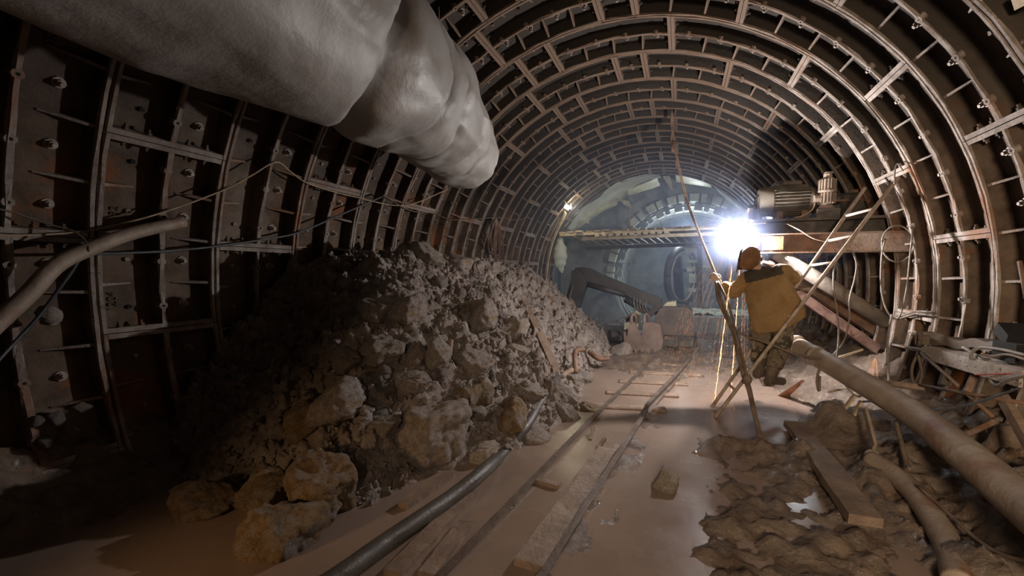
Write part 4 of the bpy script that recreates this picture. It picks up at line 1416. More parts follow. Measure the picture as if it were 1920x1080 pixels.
mb = MB(); mb.cyl(at(1605, 715, 4.3), at(1662, 719, 4.2), .02, 8); mb.cyl(at(1655, 718, 4.2), at(1735, 727, 4.0), .028, 8); tag(mb.build('muddy_pole', M['wood'], smooth=True), 'muddy thick pole lying level above the pipe', 'pole')
mb = MB(); mb.cyl(at(1725, 722, 4.0), at(1925, 757, 3.1), .013, 8); tag(mb.build('rebar_rod', M['rust'], smooth=True), 'long level rusty rod continuing from the muddy pole', 'rod')
mb = MB(); mb.cyl(at(1700, 652, 4.4), at(1790, 665, 3.9), .016, 8); tag(mb.build('rebar_rod', M['wood'], smooth=True), 'short muddy stick under the rolled belt end', 'stick')
mb = MB(); mb.bar(at(1784, 668, 3.9), at(1766, 722, 3.8), .05, .04, up=(1, 0, 0)); tag(mb.build('support_post', M['darksteel']), 'dark short post under the middle of the shelf', 'post')
mb = MB(); mb.bar(at(1835, 688, 3.6), at(1812, 735, 3.5), .035, .035, up=(1, 0, 0)); tag(mb.build('support_post', M['rust']), 'rusty bolt-like strut under the shelf, right of the dark post', 'strut')
mb = MB(); mb.bar(at(1880, 745, 3.3), at(1940, 850, 2.9), .06, .04, up=(1, 0, 0)); tag(mb.build('support_post', M['wood']), 'brown timber strut leaning at the right edge', 'strut')
mb = MB(); mb.bar(at(1780, 830, 3.5), at(1868, 790, 3.3), .03, .03); tag(mb.build('steel_flat', M['rust']), 'rusty flat bar behind the pale pipe', 'bar')
cable('red_tape', [at(1828, 703, 3.4), at(1875, 701, 3.2), at(1930, 700, 3.0)], .005, 'tape', 'red and brown twisted tape stretched under the shelf', 'tape', 5)
cable('belt_strap', [at(1722, 660, 4.2), at(1710, 690, 4.15), at(1712, 715, 4.1), at(1722, 722, 4.1), at(1728, 700, 4.12), at(1722, 665, 4.15)], .012, 'belt', 'dark strap loop hanging under the shelf tip', 'strap', 6)
mb = MB(); mb.bar(at(1912, 640, 3.3), at(1890, 615, 3.45), .12, .08); mb.box(at(1908, 660, 3.3), (.14, .2, .12)); tag(mb.build('dark_box', M['hole']), 'black box at the right end of the shelf', 'box')
mb = MB(); mb.cyl(at(1912, 490, 3.2), at(1925, 560, 3.1), .012, 8); tag(mb.build('threaded_rod', M['rust'], smooth=True), 'rusty threaded rod hanging at the right edge', 'rod')
# small pieces near the lining foot on the right
for (a, b, w_, lab) in (((1553, 735, 4.9), (1588, 728, 4.8), .02, 'thin pale stick poking left below the pipe'), ((1545, 680, 5.2), (1618, 655, 5.2), .018, 'thin pale rod leaning behind the pipe'),
                        ((1580, 770, 4.3), (1604, 740, 4.3), .05, 'short pale batten left of the strap'), ((1601, 778, 4.1), (1615, 752, 4.1), .045, 'second pale batten nearer the strap')):
    mb = MB(); mb.bar(at(*a), at(*b), w_, .02); tag(mb.build('batten', M['drywood']), lab, 'stick')

# ------------------------------------------------------------------ left wall pipe and wires
cable('bent_pipe', [wall(-60, 655, 2.62), wall(0, 600, 2.66), wall(55, 550, 2.72), wall(105, 498, 2.78), wall(165, 468, 2.84), wall(250, 437, 2.92), wall(343, 416, 2.98)], .043, 'pipe', 'bent pale pipe rising along the left lining', 'pipe', 14, 8)
cable('wall_cable', [wall(-30, 705, 2.85), wall(20, 650, 2.9), wall(75, 590, 2.9), wall(130, 515, 2.86), wall(160, 480, 2.86), wall(225, 475, 2.95), wall(310, 471, 3.0), wall(405, 462, 3.02), wall(500, 448, 3.02), wall(560, 436, 3.02), wall(640, 402, 3.03), wall(718, 368, 3.04)], .010, 'bluecable', 'dark blue-grey cable slung across the left lining', 'cable', 6)
cable('wall_wire', [wall(-20, 441, 3.0), wall(80, 440, 3.02), wall(180, 430, 3.03), wall(300, 400, 3.04), wall(415, 358, 3.04), wall(470, 330, 3.04), wall(517, 304, 3.05), wall(545, 322, 3.04), wall(580, 345, 3.04), wall(660, 368, 3.03), wall(760, 385, 3.03), wall(840, 355, 3.04)], .0065, 'wire', 'thin cream wire hung in swags along the left lining', 'wire', 6)
cable('wall_wire', [wall(-10, 390, 3.0), wall(30, 400, 3.0), wall(90, 420, 2.98), wall(140, 435, 2.92), wall(162, 455, 2.84), wall(166, 470, 2.79), wall(160, 480, 2.84)], .006, 'cable', 'brown wire looped around the bent pale pipe', 'wire', 6)
cable('wall_wire', [wall(718, 366, 3.03), wall(770, 395, 3.02), wall(815, 400, 3.02), wall(850, 412, 3.0), wall(930, 408, 2.98), wall(975, 412, 3.0), wall(1000, 395, 3.02)], .007, 'cable', 'brown wire sagging along the far left lining', 'wire', 6)
cl = empty('wire_coil', tuple(wall(930, 412, 2.95)), 'bunch of rusty wire loops hanging on the far left lining', 'wire coil')
for i in range(9):
    dx = random.uniform(-9, 9); ln = random.uniform(55, 95); wd = random.uniform(6, 16)
    pts = [wall(930, 410, 2.95), wall(930 + dx - wd * .6, 410 + ln * .5, 2.93), wall(930 + dx - wd * .5, 410 + ln * .9, 2.93), wall(930 + dx, 410 + ln, 2.93), wall(930 + dx + wd * .5, 410 + ln * .88, 2.93), wall(930 + dx + wd * .6, 410 + ln * .5, 2.93), wall(931, 410, 2.95)]
    cable('wire_loop', pts, .008, 'rust', None, None, 5, 5, parent=cl)
cable('clinging_tuft', [wall(85, 585, 3.0), wall(95, 590, 2.95), wall(93, 600, 2.96)], .05, 'heap', 'small clod of mud stuck on the left lining rib', 'clod', 7)

# ------------------------------------------------------------------ crown rope
ca = wall(1260, 205, RI + .02)
cy = ca.y
crp = empty('crown_hook', tuple(ca), 'rusty tangle of wire hanging from the crown of the lining', 'wire tangle')
for i in range(5):
    pts = [ca, at(1258 + i, 235, cy), at(1262 + random.uniform(-5, 5), 262, cy), at(1263 + random.uniform(-4, 4), 285, cy)]
    cable('wire_strand', pts, .012, 'rust', None, None, 5, 5, parent=crp)
HAND = at(1344, 526, 4.97)
rp = empty('hoist_rope', tuple(HAND), 'pale two strand rope from the crown to the raised left hand', 'rope')
for s in (-1, 1):
    cable('rope_strand', [at(1262 + s * 1.5, 262, cy), at(1285 + s * 1.5, 365, (cy + 5.0) / 2 + .3), at(1312 + s, 440, 5.4), HAND + Vector((s * .008, 0, .03))], .009, 'rope', None, None, 6, 8, parent=rp)
wl = empty('welding_leads', tuple(atz(1432, 845)), 'bundle of muddy welding leads hanging from the left hand into the puddle', 'cable')
for i, (dx, dy) in enumerate(((0, 0), (5, 1), (-3, 2))):
    cable('lead', [at(1344 + dx * .5, 528, 4.95), at(1352 + dx * 2, 560, 4.85), at(1366 + dx * 1.5, 597, 4.75), at(1376 + dx * .8, 625, 4.65), at(1386 + dx, 665, 4.5), at(1394 + dx, 700, 4.4), at(1404 + dx * .6, 730, 4.25), at(1413 + dx * .5, 770, 4.05), at(1424 + dx * .4, 815, 3.8), at(1432 + dx * .4, 846, 3.6)], .014, 'cable', None, None, 7, 6, parent=wl)
cable('wrap', [at(1372, 612, 4.68), at(1378, 625, 4.62), at(1384, 645, 4.52), at(1382, 655, 4.52), at(1378, 640, 4.6)], .018, 'cable', None, None, 7, 5, parent=wl)
mb = MB(); mb.ball(at(1401, 712, 4.33), .045, 0, 10, (1, 1, 1.3)); mb.build('knot', M['cable'], wl, True)
cable('lead', [at(1383, 622, 4.63), at(1402, 632, 4.65), at(1425, 638, 4.6), at(1460, 652, 4.55), at(1500, 668, 4.6)], .013, 'cable', None, None, 7, 6, parent=wl)

# ------------------------------------------------------------------ excavator
EY = 8.3
ex = empty('mini_excavator', tuple(at(1250, 640, EY)), 'small brown excavator with folded arm, parked in front of the far tunnel', 'excavator')


def plate(pts, y, th, name, m, parent, bev=0):
    a = [at(*p, y) for p in pts]
    n = len(a)
    mb = MB()
    vs_ = a + [q + Vector((0, th, 0)) for q in a]
    fs = [tuple(range(n)), tuple(range(2 * n - 1, n - 1, -1))] + [(i, i + n, (i + 1) % n + n, (i + 1) % n) for i in range(n)]
    mb.add(vs_, fs)
    o = mb.build(name, M[m], parent)
    return o


plate([(1228, 586), (1244, 575), (1288, 576), (1299, 583), (1301, 605), (1300, 632), (1240, 632), (1226, 622)], EY - .1, .8, 'counterweight', 'brownpaint', ex)
plate([(1240, 577), (1250, 567), (1268, 565), (1268, 576)], EY + .1, .4, 'engine_cover', 'yellow', ex)
plate([(1172, 596), (1196, 581), (1200, 590), (1196, 616), (1170, 618)], EY + .35, .5, 'cab', 'yellow', ex)
cab_ = bpy.data.objects['cab']
plate([(1174, 597), (1181, 595), (1180, 603), (1173, 605)], EY + .34, .02, 'cab_window', 'hole', cab_)
plate([(1074, 510), (1079, 502), (1093, 501), (1105, 503), (1125, 514), (1150, 524), (1180, 537), (1215, 551), (1236, 559), (1241, 566), (1236, 578), (1218, 572), (1180, 556), (1150, 549), (1128, 541), (1104, 534), (1099, 524), (1090, 519)], EY - .12, .24, 'boom', 'boom', ex)
plate([(1071, 508), (1082, 505), (1098, 520), (1101, 530), (1092, 555), (1084, 580), (1076, 594), (1056, 580), (1062, 555), (1070, 525)], EY - .2, .2, 'dipper_arm', 'boom', ex)
plate([(1228, 560), (1240, 562), (1242, 572), (1230, 590), (1215, 597), (1206, 590), (1222, 580)], EY - .1, .3, 'boom_foot', 'boom', ex)
mb = MB(); mb.cyl(at(1102, 533, EY - .16), at(1172, 553, EY - .16), .055, 12); mb.cyl(at(1165, 551, EY - .16), at(1195, 568, EY - .16), .03, 10); mb.build('arm_cylinder', M['boom'], ex, True)
mb = MB(); mb.cyl(at(1172, 560, EY - .2), at(1216, 585, EY - .2), .07, 12); mb.build('boom_cylinder', M['boom'], ex, True)
for i in range(5):
    cable('hydraulic_hose', [at(1188 + i * 6, 556 + i * 2, EY - .25), at(1190 + i * 5, 575, EY - .3), at(1200 + i * 4, 585 + i, EY - .25)], .018, 'hose', None, None, 6, 5, parent=ex)
cable('hydraulic_hose', [at(1074, 535, EY - .25), at(1068, 560, EY - .28), at(1070, 578, EY - .25), at(1078, 565, EY - .25)], .015, 'hose', None, None, 6, 5, parent=ex)
mb = MB(); mb.box((at(1262, 640, EY).x, EY + .3, .12), (.9, 1.3, .26), bev=.08); mb.build('crawler_track', M['darksteel'], ex)
mb = MB(); mb.box((at(1150, 640, EY).x - .1, EY + .5, .12), (.7, 1.0, .28), bev=.08); mb.build('crawler_track', M['darksteel'], ex)
# bucket
bk = empty('digger_bucket', tuple(atz(1205, 662)), 'muddy toothed digger bucket standing on the floor before the excavator', 'bucket')
BYk = 7.45
prof = [(1170, 655), (1176, 633), (1180, 610), (1194, 606)]
out = [(1169, 622), (1180, 606), (1234, 606), (1238, 640), (1233, 660), (1200, 664), (1175, 652)]
plate([(1169, 620), (1176, 632), (1179, 608), (1190, 604), (1195, 617), (1204, 632), (1206, 606), (1222, 604), (1232, 607), (1236, 630), (1236, 655), (1226, 663), (1190, 658), (1170, 650)], BYk, .08, 'back_plate', 'bucket', bk)
plate([(1226, 606), (1238, 610), (1243, 640), (1240, 656), (1226, 664)], BYk + .02, .5, 'side_plate', 'bucket', bk)
plate([(1169, 622), (1174, 624), (1176, 650), (1170, 650)], BYk + .02, .45, 'side_plate', 'bucket', bk)
for tx in (1172, 1182, 1193, 1204, 1216, 1228):
    mb = MB(); p_ = at(tx, 655, BYk - .02); mb.bar(p_, p_ + Vector((0, -.10, -.07)), .05, .035); mb.build('tooth', M['bucket'], bk)
for (x0, x1) in ((1184, 1190), (1208, 1214)):
    mb = MB(); c0 = at(x0, 606, BYk + .05); mb.tube(smooth_path([c0, at(x0, 594, BYk + .1), at((x0 + x1) / 2 + 1, 589, BYk + .15), at(x1 + 2, 596, BYk + .2), at(x1 + 2, 606, BYk + .25)], 4), .028, 8); mb.build('lifting_eye', M['bucket'], bk, True)
plank(at(1245, 636, 8.0), at(1312, 660, 8.0), .05, .14, 'rusty steel plate strip lying behind the track end', 'rust', up=(0, 0, 1), name='steel_strip', cat='steel plate')

# ------------------------------------------------------------------ the welder
wk = empty('person', tuple(RUNGS[1][0].lerp(RUNGS[1][1], .5)), 'welder in tan jacket and camouflage trousers leaning on the ladder, back turned', 'person')


def loft(mb, rings, n=20, m=0):
    """rings: (centre, side vector, front vector) half axes"""
    vs_, fs = [], []
    for (c, s, f) in rings:
        for j in range(n):
            a = 2 * pi * j / n
            vs_.append(Vector(c) + Vector(s) * cos(a) + Vector(f) * sin(a))
    for i in range(len(rings) - 1):
        for j in range(n):
            a, b = i * n + j, i * n + (j + 1) % n
            fs.append((a, b, b + n, a + n))
    fs.append(tuple(range(n - 1, -1, -1)))
    fs.append(tuple((len(rings) - 1) * n + j for j in range(n)))
    mb.add(vs_, fs, m)


def remesh(o, vox, disp=0.0, scale=14.0, smooth_it=3, seed=1, stretch=(1, 1, 1)):
    md = o.modifiers.new('r', 'REMESH'); md.mode = 'VOXEL'; md.voxel_size = vox
    sm = o.modifiers.new('s', 'SMOOTH'); sm.iterations = smooth_it; sm.factor = .5
    dg = bpy.context.evaluated_depsgraph_get()
    dg.update()
    me = bpy.data.meshes.new_from_object(o.evaluated_get(dg))
    o.modifiers.clear()
    mats = list(o.data.materials)
    o.data = me
    if not me.materials:
        for q in mats: me.materials.append(q)
    if disp:
        k = len(me.vertices)
        co = np.zeros(k * 3); me.vertices.foreach_get('co', co); co = co.reshape(-1, 3)
        no = np.zeros(k * 3); me.vertex_normals.foreach_get('vector', no); no = no.reshape(-1, 3)
        co += no * (disp * fbm(co * scale * np.array(stretch), 3, seed, ridge=True))[:, None]
        me.vertices.foreach_set('co', co.reshape(-1))
    me.polygons.foreach_set('use_smooth', np.ones(len(me.polygons), dtype=bool))
    me.update()
    return o


J = dict(ankL=at(1424, 688, 4.74), ankR=at(1446, 702, 4.60), kneL=at(1424, 652, 4.84), kneR=at(1462, 655, 4.70), hipL=at(1428, 600, 4.83), hipR=at(1472, 594, 4.80),
         pel=at(1450, 590, 4.84), waist=at(1446, 565, 4.86), chest=at(1438, 530, 4.90), neck=at(1420, 506, 4.97), head=at(1406, 487, 5.02), shL=at(1400, 524, 4.95), shR=at(1467, 511, 4.90),
         elL=at(1374, 548, 4.98), wrL=at(1350, 531, 5.0), elR=at(1486, 522, 5.02), wrR=at(1452, 498, 5.2))
toeL, toeR = J['ankL'] + Vector((.10, .12, -.10)), J['ankR'] + Vector((.12, .10, -.10))


def skin_body():
    names = ['pel', 'waist', 'chest', 'neck', 'head', 'hipL', 'kneL', 'ankL', 'hipR', 'kneR', 'ankR', 'shL', 'elL', 'wrL', 'shR', 'elR', 'wrR']
    ed = [('pel', 'waist'), ('waist', 'chest'), ('chest', 'neck'), ('neck', 'head'), ('pel', 'hipL'), ('hipL', 'kneL'), ('kneL', 'ankL'), ('pel', 'hipR'), ('hipR', 'kneR'), ('kneR', 'ankR'), ('chest', 'shL'), ('shL', 'elL'), ('elL', 'wrL'), ('chest', 'shR'), ('shR', 'elR'), ('elR', 'wrR')]
    rr = dict(pel=.10, waist=.09, chest=.085, neck=.05, head=.07, hipL=.07, kneL=.05, ankL=.038, hipR=.07, kneR=.05, ankR=.038, shL=.045, elL=.038, wrL=.027, shR=.045, elR=.038, wrR=.027)
    me = bpy.data.meshes.new('body')
    me.from_pydata([J[n] for n in names], [(names.index(a), names.index(b)) for a, b in ed], [])
    me.materials.append(M['skin'])
    o = bpy.data.objects.new('body', me); col.objects.link(o)
    md = o.modifiers.new('skin', 'SKIN')
    for i, n in enumerate(names):
        me.skin_vertices[0].data[i].radius = (rr[n], rr[n])
        me.skin_vertices[0].data[i].use_root = (n == 'pel')
    sb = o.modifiers.new('sub', 'SUBSURF'); sb.levels = 2; sb.render_levels = 2
    dg = bpy.context.evaluated_depsgraph_get(); dg.update()
    m2 = bpy.data.meshes.new_from_object(o.evaluated_get(dg))
    o.modifiers.clear(); o.data = m2
    m2.polygons.foreach_set('use_smooth', np.ones(len(m2.polygons), dtype=bool))
    o.parent = wk; o.matrix_parent_inverse = Matrix.Translation(-wk.location)


skin_body()
# head with face (turned to the arc, away from us)
hd = J['head']
fw = (ARC - hd); fw.z *= .5; fw.normalize()
sdv = fw.cross(Vector((0, 0, 1))).normalized(); upv = sdv.cross(fw)
HM = Matrix((sdv, fw, upv)).transposed()
mb = MB()
vs_, fs = [], []
n1, n2 = 18, 14
for i in range(n2 + 1):
    th = pi * i / n2
    for j in range(n1):
        a = 2 * pi * j / n1
        p = Vector((sin(th) * cos(a) * .078, sin(th) * sin(a) * .098, cos(th) * .118))
        if p.z < -.03: p.x *= .86; p.y *= .92
        if p.y > .08 and abs(p.x) < .02 and -.035 < p.z < .015: p.y += .02
        vs_.append(hd + HM @ p)
for i in range(n2):
    for j in range(n1):
        a, b = i * n1 + j, i * n1 + (j + 1) % n1
        fs.append((a, a + n1, b + n1, b))
mb.add(vs_, fs)
for s in (-1, 1):
    mb.ball(hd + HM @ Vector((s * .08, -.01, -.005)), .024, 0, 8, (.5, 1, 1.4))
    mb.ball(hd + HM @ Vector((s * .03, .088, .01)), .012, 0, 8)
mb.bar(hd + HM @ Vector((-.022, .092, -.055)), hd + HM @ Vector((.022, .092, -.055)), .008, .008)
mb.build('head', M['skin'], wk, True)
# leather hood and welding mask
mb = MB()
vs_, fs = [], []
for i in range(11):
    th = pi * .70 * i / 10
    for j in range(22):
        a = 2 * pi * j / 22
        rx, ry, rz = .104, .128, .138
        p = Vector((sin(th) * cos(a) * rx, sin(th) * sin(a) * ry, cos(th) * rz))
        if sin(a) > .35 and th > 1.35: p.z = max(p.z, cos(1.35) * rz)
        if sin(a) < .2 and th > 1.9: p.z -= .02
        f_ = 1 + .025 * cos(a * 6) * sin(th)
        vs_.append(hd + HM @ (p * f_ + Vector((0, 0, .012))))
for i in range(10):
    for j in range(22):
        a, b = i * 22 + j, i * 22 + (j + 1) % 22
        fs.append((a, a + 22, b + 22, b))
mb.add(vs_, fs)
o = mb.build('welding_hood', M['hood'], wk, True)
sm_ = o.modifiers.new('t', 'SOLIDIFY'); sm_.thickness = .008
mb = MB()
vs_, fs = [], []
for i in range(7):
    z = .09 - .26 * i / 6
    for j in range(9):
        a = radians(-75 + 150 * j / 8)
        vs_.append(hd + HM @ Vector((sin(a) * .115, cos(a) * .155 - .005, z)))
for i in range(6):
    for j in range(8):
        fs.append((i * 9 + j, i * 9 + j + 1, i * 9 + j + 10, i * 9 + j + 9))
mb.add(vs_, fs)
fsh = o = mb.build('face_shield', M['dark_fabric'], wk, True)
sm_ = o.modifiers.new('t', 'SOLIDIFY'); sm_.thickness = .006
for s in (-1, 1):
    mb = MB(); mb.cyl(hd + HM @ Vector((s * .10, .0, .005)), hd + HM @ Vector((s * .125, .0, .005)), .018, 10); mb.build('shield_knob', M['dark_fabric'], fsh, True)

# jacket
sh = (J['shR'] - J['shL']).normalized()
bk_ = Vector((-.15, 1.0, .25)).normalized()
fr_ = (bk_ - sh * bk_.dot(sh)).normalized()
mb = MB()
hem_s = (at(1497, 587, 4.85) - at(1417, 612, 4.85))
R_ = []
for (px, py, yy, hw, dp) in ((1460, 604, 4.82, .268, .215), (1456, 588, 4.83, .266, .212), (1448, 566, 4.85, .250, .19), (1441, 545, 4.88, .236, .168), (1436, 530, 4.90, .222, .155), (1433, 518, 4.92, .196, .135), (1428, 510, 4.94, .135, .10), (1420, 503, 4.97, .075, .075)):
    c = at(px, py, yy)
    s = (hem_s.normalized() if py > 575 else (sh * .5 + hem_s.normalized() * .5 if py > 535 else sh)) * hw
    R_.append((c, s, fr_ * dp))
loft(mb, R_, 24)
for (pts, rad) in (((J['shL'] + sh * .07, J['shL'] - sh * .0, J['shL'].lerp(J['elL'], .55), J['elL'], J['elL'].lerp(J['wrL'], .5), J['wrL'].lerp(J['elL'], .12)), (.085, .088, .078, .074, .064, .054)),
                   ((J['shR'] - sh * .07, J['shR'] + sh * .0, J['shR'].lerp(J['elR'], .55), J['elR'], J['elR'].lerp(J['wrR'], .5), J['wrR'].lerp(J['elR'], .12)), (.085, .09, .082, .078, .066, .055))):
    P = smooth_path(pts, 4)
    mb.tube(P, lambda t, rad=rad: float(np.interp(t, np.linspace(0, 1, len(rad)), rad)), 16)
jk = mb.build('jacket', M['canvas'], wk)
remesh(jk, .014, .009, 9, 5, 31, (1, 1, 2.0))
# dark yoke on the shoulders: the upper faces of the jacket become a part of their own
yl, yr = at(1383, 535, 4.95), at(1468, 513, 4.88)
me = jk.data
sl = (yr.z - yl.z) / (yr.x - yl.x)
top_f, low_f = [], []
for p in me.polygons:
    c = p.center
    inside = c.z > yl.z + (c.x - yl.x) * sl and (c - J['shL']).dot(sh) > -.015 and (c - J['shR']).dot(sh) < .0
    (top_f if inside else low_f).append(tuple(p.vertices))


def sub_mesh(o_name, faces, mt):
    used = sorted({i for f in faces for i in f}); mp = {q: i for i, q in enumerate(used)}
    m2 = MB(); m2.v = [tuple(me.vertices[i].co) for i in used]; m2.f = [tuple(mp[i] for i in f) for f in faces]; m2.m = [0] * len(faces)
    return m2


ymb, jmb = sub_mesh('y', top_f, None), sub_mesh('j', low_f, None)
bpy.data.objects.remove(jk)
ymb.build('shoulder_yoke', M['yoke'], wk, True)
jkt = jmb.build('jacket', M['canvas'], wk, True)
# sleeve cuff folds
for fr2 in (.25, .45, .65):
    c = J['elL'].lerp(J['wrL'], fr2); d = (J['wrL'] - J['elL']).normalized()
    mb = MB(); mb.torus(c, d, .056 - .012 * fr2, .012, 16, 6); mb.build('sleeve_fold', M['canvas'], jkt, True)
# trousers
mb = MB()
mb.tube(smooth_path([at(1452, 575, 4.85), at(1452, 595, 4.84), at(1450, 612, 4.82)], 3), lambda t: .15 - .01 * t, 18, sx=1.0)
for hip, kn, an in (('hipL', 'kneL', 'ankL'), ('hipR', 'kneR', 'ankR')):
    P = smooth_path([J[hip] + Vector((0, 0, .05)), J[hip], J[hip].lerp(J[kn], .5), J[kn], J[kn].lerp(J[an], .45), J[kn].lerp(J[an], .75)], 4)
    mb.tube(P, lambda t: float(np.interp(t, [0, .2, .4, .6, .8, 1], [.11, .12, .108, .09, .088, .078])), 16)
tr = mb.build('trousers', M['camo'], wk)
remesh(tr, .014, .010, 8, 4, 33, (1, 1, 1.6))
for an, kn, toe in (('ankL', 'kneL', toeL), ('ankR', 'kneR', toeR)):
    mb = MB()
    top = J[an].lerp(J[kn], .52)
    mb.tube(smooth_path([top, J[an].lerp(J[kn], .3), J[an], J[an] + Vector((0, 0, -.05))], 3), lambda t: .074 - .018 * min(1, t * 1.4), 14)
    d = (toe - J[an]); d.z = 0; d.normalize()
    heel = J[an] + Vector((0, 0, -.07)) - d * .06
    mb.tube(smooth_path([heel, heel + d * .08, heel + d * .17 - Vector((0, 0, .01)), heel + d * .26 - Vector((0, 0, .025))], 4), lambda t: .05 * (1 - .25 * t) if t < .92 else .025, 12, sx=.95)
    bt = mb.build('boot', M['boot'], wk)
    remesh(bt, .011, .006, 12, 3, 34)


def hand(wrist, dirv, palm_n, grip, name, m):
    """palm + four fingers + thumb, curled about the gripped axis"""
    d = Vector(dirv).normalized()
    nrm_ = Vector(palm_n); nrm_ = (nrm_ - d * nrm_.dot(d)).normalized()
    side = d.cross(nrm_).normalized()
    mb = MB()
    loft(mb, [(wrist, side * .030, nrm_ * .022), (wrist + d * .03, side * .038, nrm_ * .022), (wrist + d * .07, side * .044, nrm_ * .020), (wrist + d * .095, side * .042, nrm_ * .016)], 12)
    for i, (ln, off) in enumerate(((.078, -.032), (.088, -.011), (.083, .011), (.066, .031))):
        b = wrist + d * .09 + side * off
        p1 = b + d * ln * .40 + nrm_ * ln * .12
        p2 = p1 + d * ln * .10 + nrm_ * ln * .36
        p3 = p2 - d * ln * .26 + nrm_ * ln * .10
        mb.tube(smooth_path([b - d * .02, b, p1, p2, p3], 3), lambda t: .0105 - .002 * t, 8)
    b = wrist + d * .035 - side * .036
    mb.tube(smooth_path([b, b - side * .022 + d * .025 + nrm_ * .012, b - side * .018 + d * .05 + nrm_ * .034, b + d * .062 + nrm_ * .048], 3), lambda t: .0125 - .003 * t, 8)
    o = mb.build(name, M[m], wk)
    remesh(o, .0055, 0, 1, 2)


hand(J['wrL'], HAND - J['wrL'] + Vector((-.02, 0, .03)), Vector((-.2, 1, -.1)), None, 'hand', 'glove')
hand(J['wrR'], (at(1432, 488, 5.24) - J['wrR']), Vector((-.2, .5, -.8)), None, 'hand', 'glove')
eh = empty('electrode_holder', tuple(at(1434, 487, 5.24)), 'welding electrode holder in the right hand, hidden behind the hood', 'welding tool')
mb = MB(); mb.cyl(at(1440, 490, 5.22), at(1416, 474, 5.26), .014, 8); mb.build('grip', M['hose'], eh, True)
mb = MB(); mb.cyl(at(1418, 475, 5.26), ARC + Vector((.02, 0, -.02)), .003, 6); mb.build('electrode', M['greysteel'], eh)

# ------------------------------------------------------------------ arc, sparks
mb = MB(); mb.ball(ARC, ARC_R, 0, 12)
o = tag(mb.build('welding_arc', M['arc'], smooth=True), 'blinding white welding arc at the platform beam end', 'welding arc')
mb = MB()
G = Vector((0, 0, -9.8))


def spark_path(v, T, step, m, th, p0=None, jit=.5):
    t = random.uniform(0, step)
    o_ = Vector(p0) if p0 is not None else ARC
    while t < T:
        p = o_ + v * t + G * (t * t / 2)
        if p.z < .005: break
        vel = (v + G * t)
        ln = min(.07, .014 * vel.length + .012) * random.uniform(.6, 1.2)
        d = vel.normalized() * ln / 2
        mb.tube([p - d, p, p + d], lambda q, th=th: th * (1 - abs(2 * q - 1) * .7), 4, m, caps=True)
        t += step * random.uniform(1 - jit, 1 + jit)


for i in range(34):
    v = Vector((random.uniform(-1.5, .2), random.uniform(-.9, .5), random.uniform(-.6, .7)))
    spark_path(v, .7, .020, 1, .0008)
# two dense streams of molten drops falling to the puddle
for (pa, pz) in (((1372, 505, 5.18), (1339, 757, 4.75)), ((1387, 500, 5.2), (1371, 733, 4.95))):
    a, b = at(*pa), at(*pz)
    b = atz(pz[0], pz[1], .01)
    a = at(pa[0], pa[1], b.y + .05)
    for q in range(70):
        t = (q + random.random()) / 70
        p = a.lerp(b, t) + Vector((random.gauss(0, .003), random.gauss(0, .003), 0))
        d = (b - a).normalized() * random.uniform(.015, .045)
        mb.tube([p - d, p, p + d], lambda s: .0021 * (1 - abs(2 * s - 1) * .7), 4, 0)
    for q in range(16):
        v = Vector((random.uniform(-.7, .7), random.uniform(-.6, .6), random.uniform(.8, 1.9)))
        spark_path(v, .5, .022, 1, .0008, b)
for (px, r_) in ((1392, .001), (1380, .0012), (1402, .001), (1365, .001)):
    a, b = at(px + 2, 520, 5.2), atz(px - 3, 700, .02)
    for q in range(34):
        t = (q + random.random()) / 34
        p = a.lerp(b, t); d = (b - a).normalized() * random.uniform(.008, .025)
        mb.tube([p - d, p, p + d], lambda s: .0008, 4, 1)
for i in range(9):
    spark_path(Vector((random.uniform(-.5, .25), random.uniform(-.3, .1), random.uniform(-.9, .1))), .22, .014, 1, .0012, at(1641, 672, 5.2))
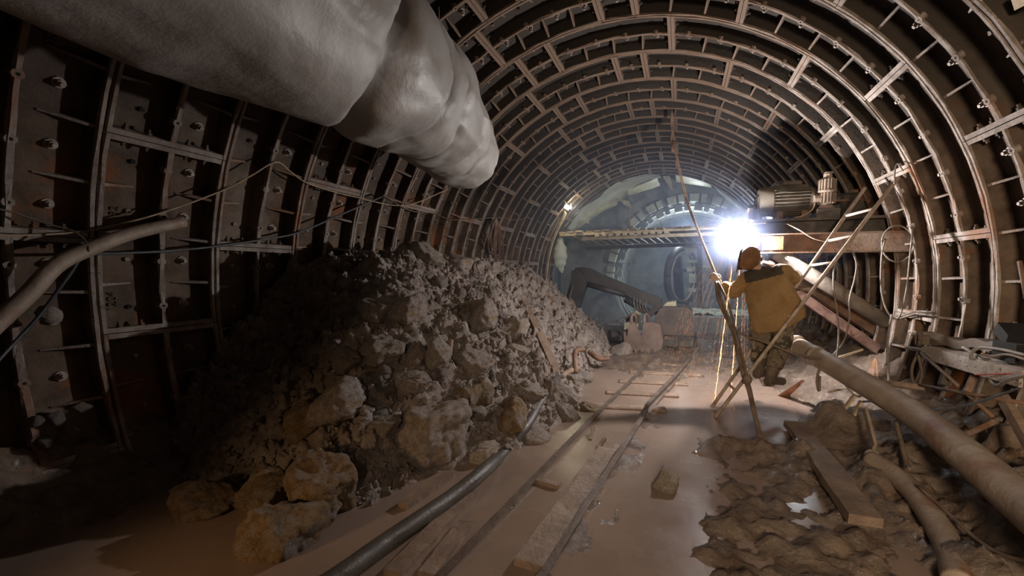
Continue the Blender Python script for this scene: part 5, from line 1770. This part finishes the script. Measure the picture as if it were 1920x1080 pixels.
tag(mb.build('weld_sparks', [M['spark'], M['sparkdim']]), 'glowing orange sparks falling from the welding arc to the puddle', 'sparks', kind='stuff')


# ------------------------------------------------------------------ haze and welding smoke
def volume(name, mb, dens, colr, lab, soft=None, aniso=0.3):
    m = bpy.data.materials.new(name + '_vapour')
    m.use_nodes = True
    nt = m.node_tree
    nt.nodes.clear()
    out_ = nt.nodes.new('ShaderNodeOutputMaterial')
    s = nt.nodes.new('ShaderNodeVolumeScatter')
    s.inputs['Color'].default_value = (*colr, 1)
    s.inputs['Density'].default_value = dens
    s.inputs['Anisotropy'].default_value = aniso
    if soft:
        tc = nt.nodes.new('ShaderNodeTexCoord')
        ln = nt.nodes.new('ShaderNodeVectorMath'); ln.operation = 'LENGTH'
        nt.links.new(tc.outputs['Object'], ln.inputs[0])
        mr = nt.nodes.new('ShaderNodeMapRange'); mr.interpolation_type = 'SMOOTHERSTEP'
        mr.inputs['From Min'].default_value = soft[0]; mr.inputs['From Max'].default_value = soft[1]
        mr.inputs['To Min'].default_value = dens; mr.inputs['To Max'].default_value = 0
        nt.links.new(ln.outputs['Value'], mr.inputs['Value'])
        nt.links.new(mr.outputs['Result'], s.inputs['Density'])
    else:
        m.cycles.homogeneous_volume = True
    nt.links.new(s.outputs[0], out_.inputs['Volume'])
    return m


mb = MB()
mb.box((0, 12.2, 1.9), (6.6, 12.4, 5.4))
tag(mb.build('chamber_haze', volume('haze', mb, 0.042, (0.56, 0.66, 1.0), '')), 'thin bluish haze filling the far end of the tunnel', 'haze', kind='stuff')
mb = MB()
mb.ball((0, 0, 0), 1.0, 0, 20)
o = mb.build('welding_smoke', volume('smoke', mb, 0.30, (0.50, 0.60, 1.0), '', (0.0, 0.95)), smooth=True)
o.location = ARC + Vector((-.12, .1, .1)); o.scale = (.75, .6, .6)
tag(o, 'bluish welding smoke glowing around the arc', 'smoke', kind='stuff')
sc.cycles.volume_step_rate = 4.0
sc.cycles.volume_max_steps = 128
sc.cycles.max_bounces = 6
sc.cycles.volume_bounces = 0
sc.cycles.sample_clamp_indirect = 3.0
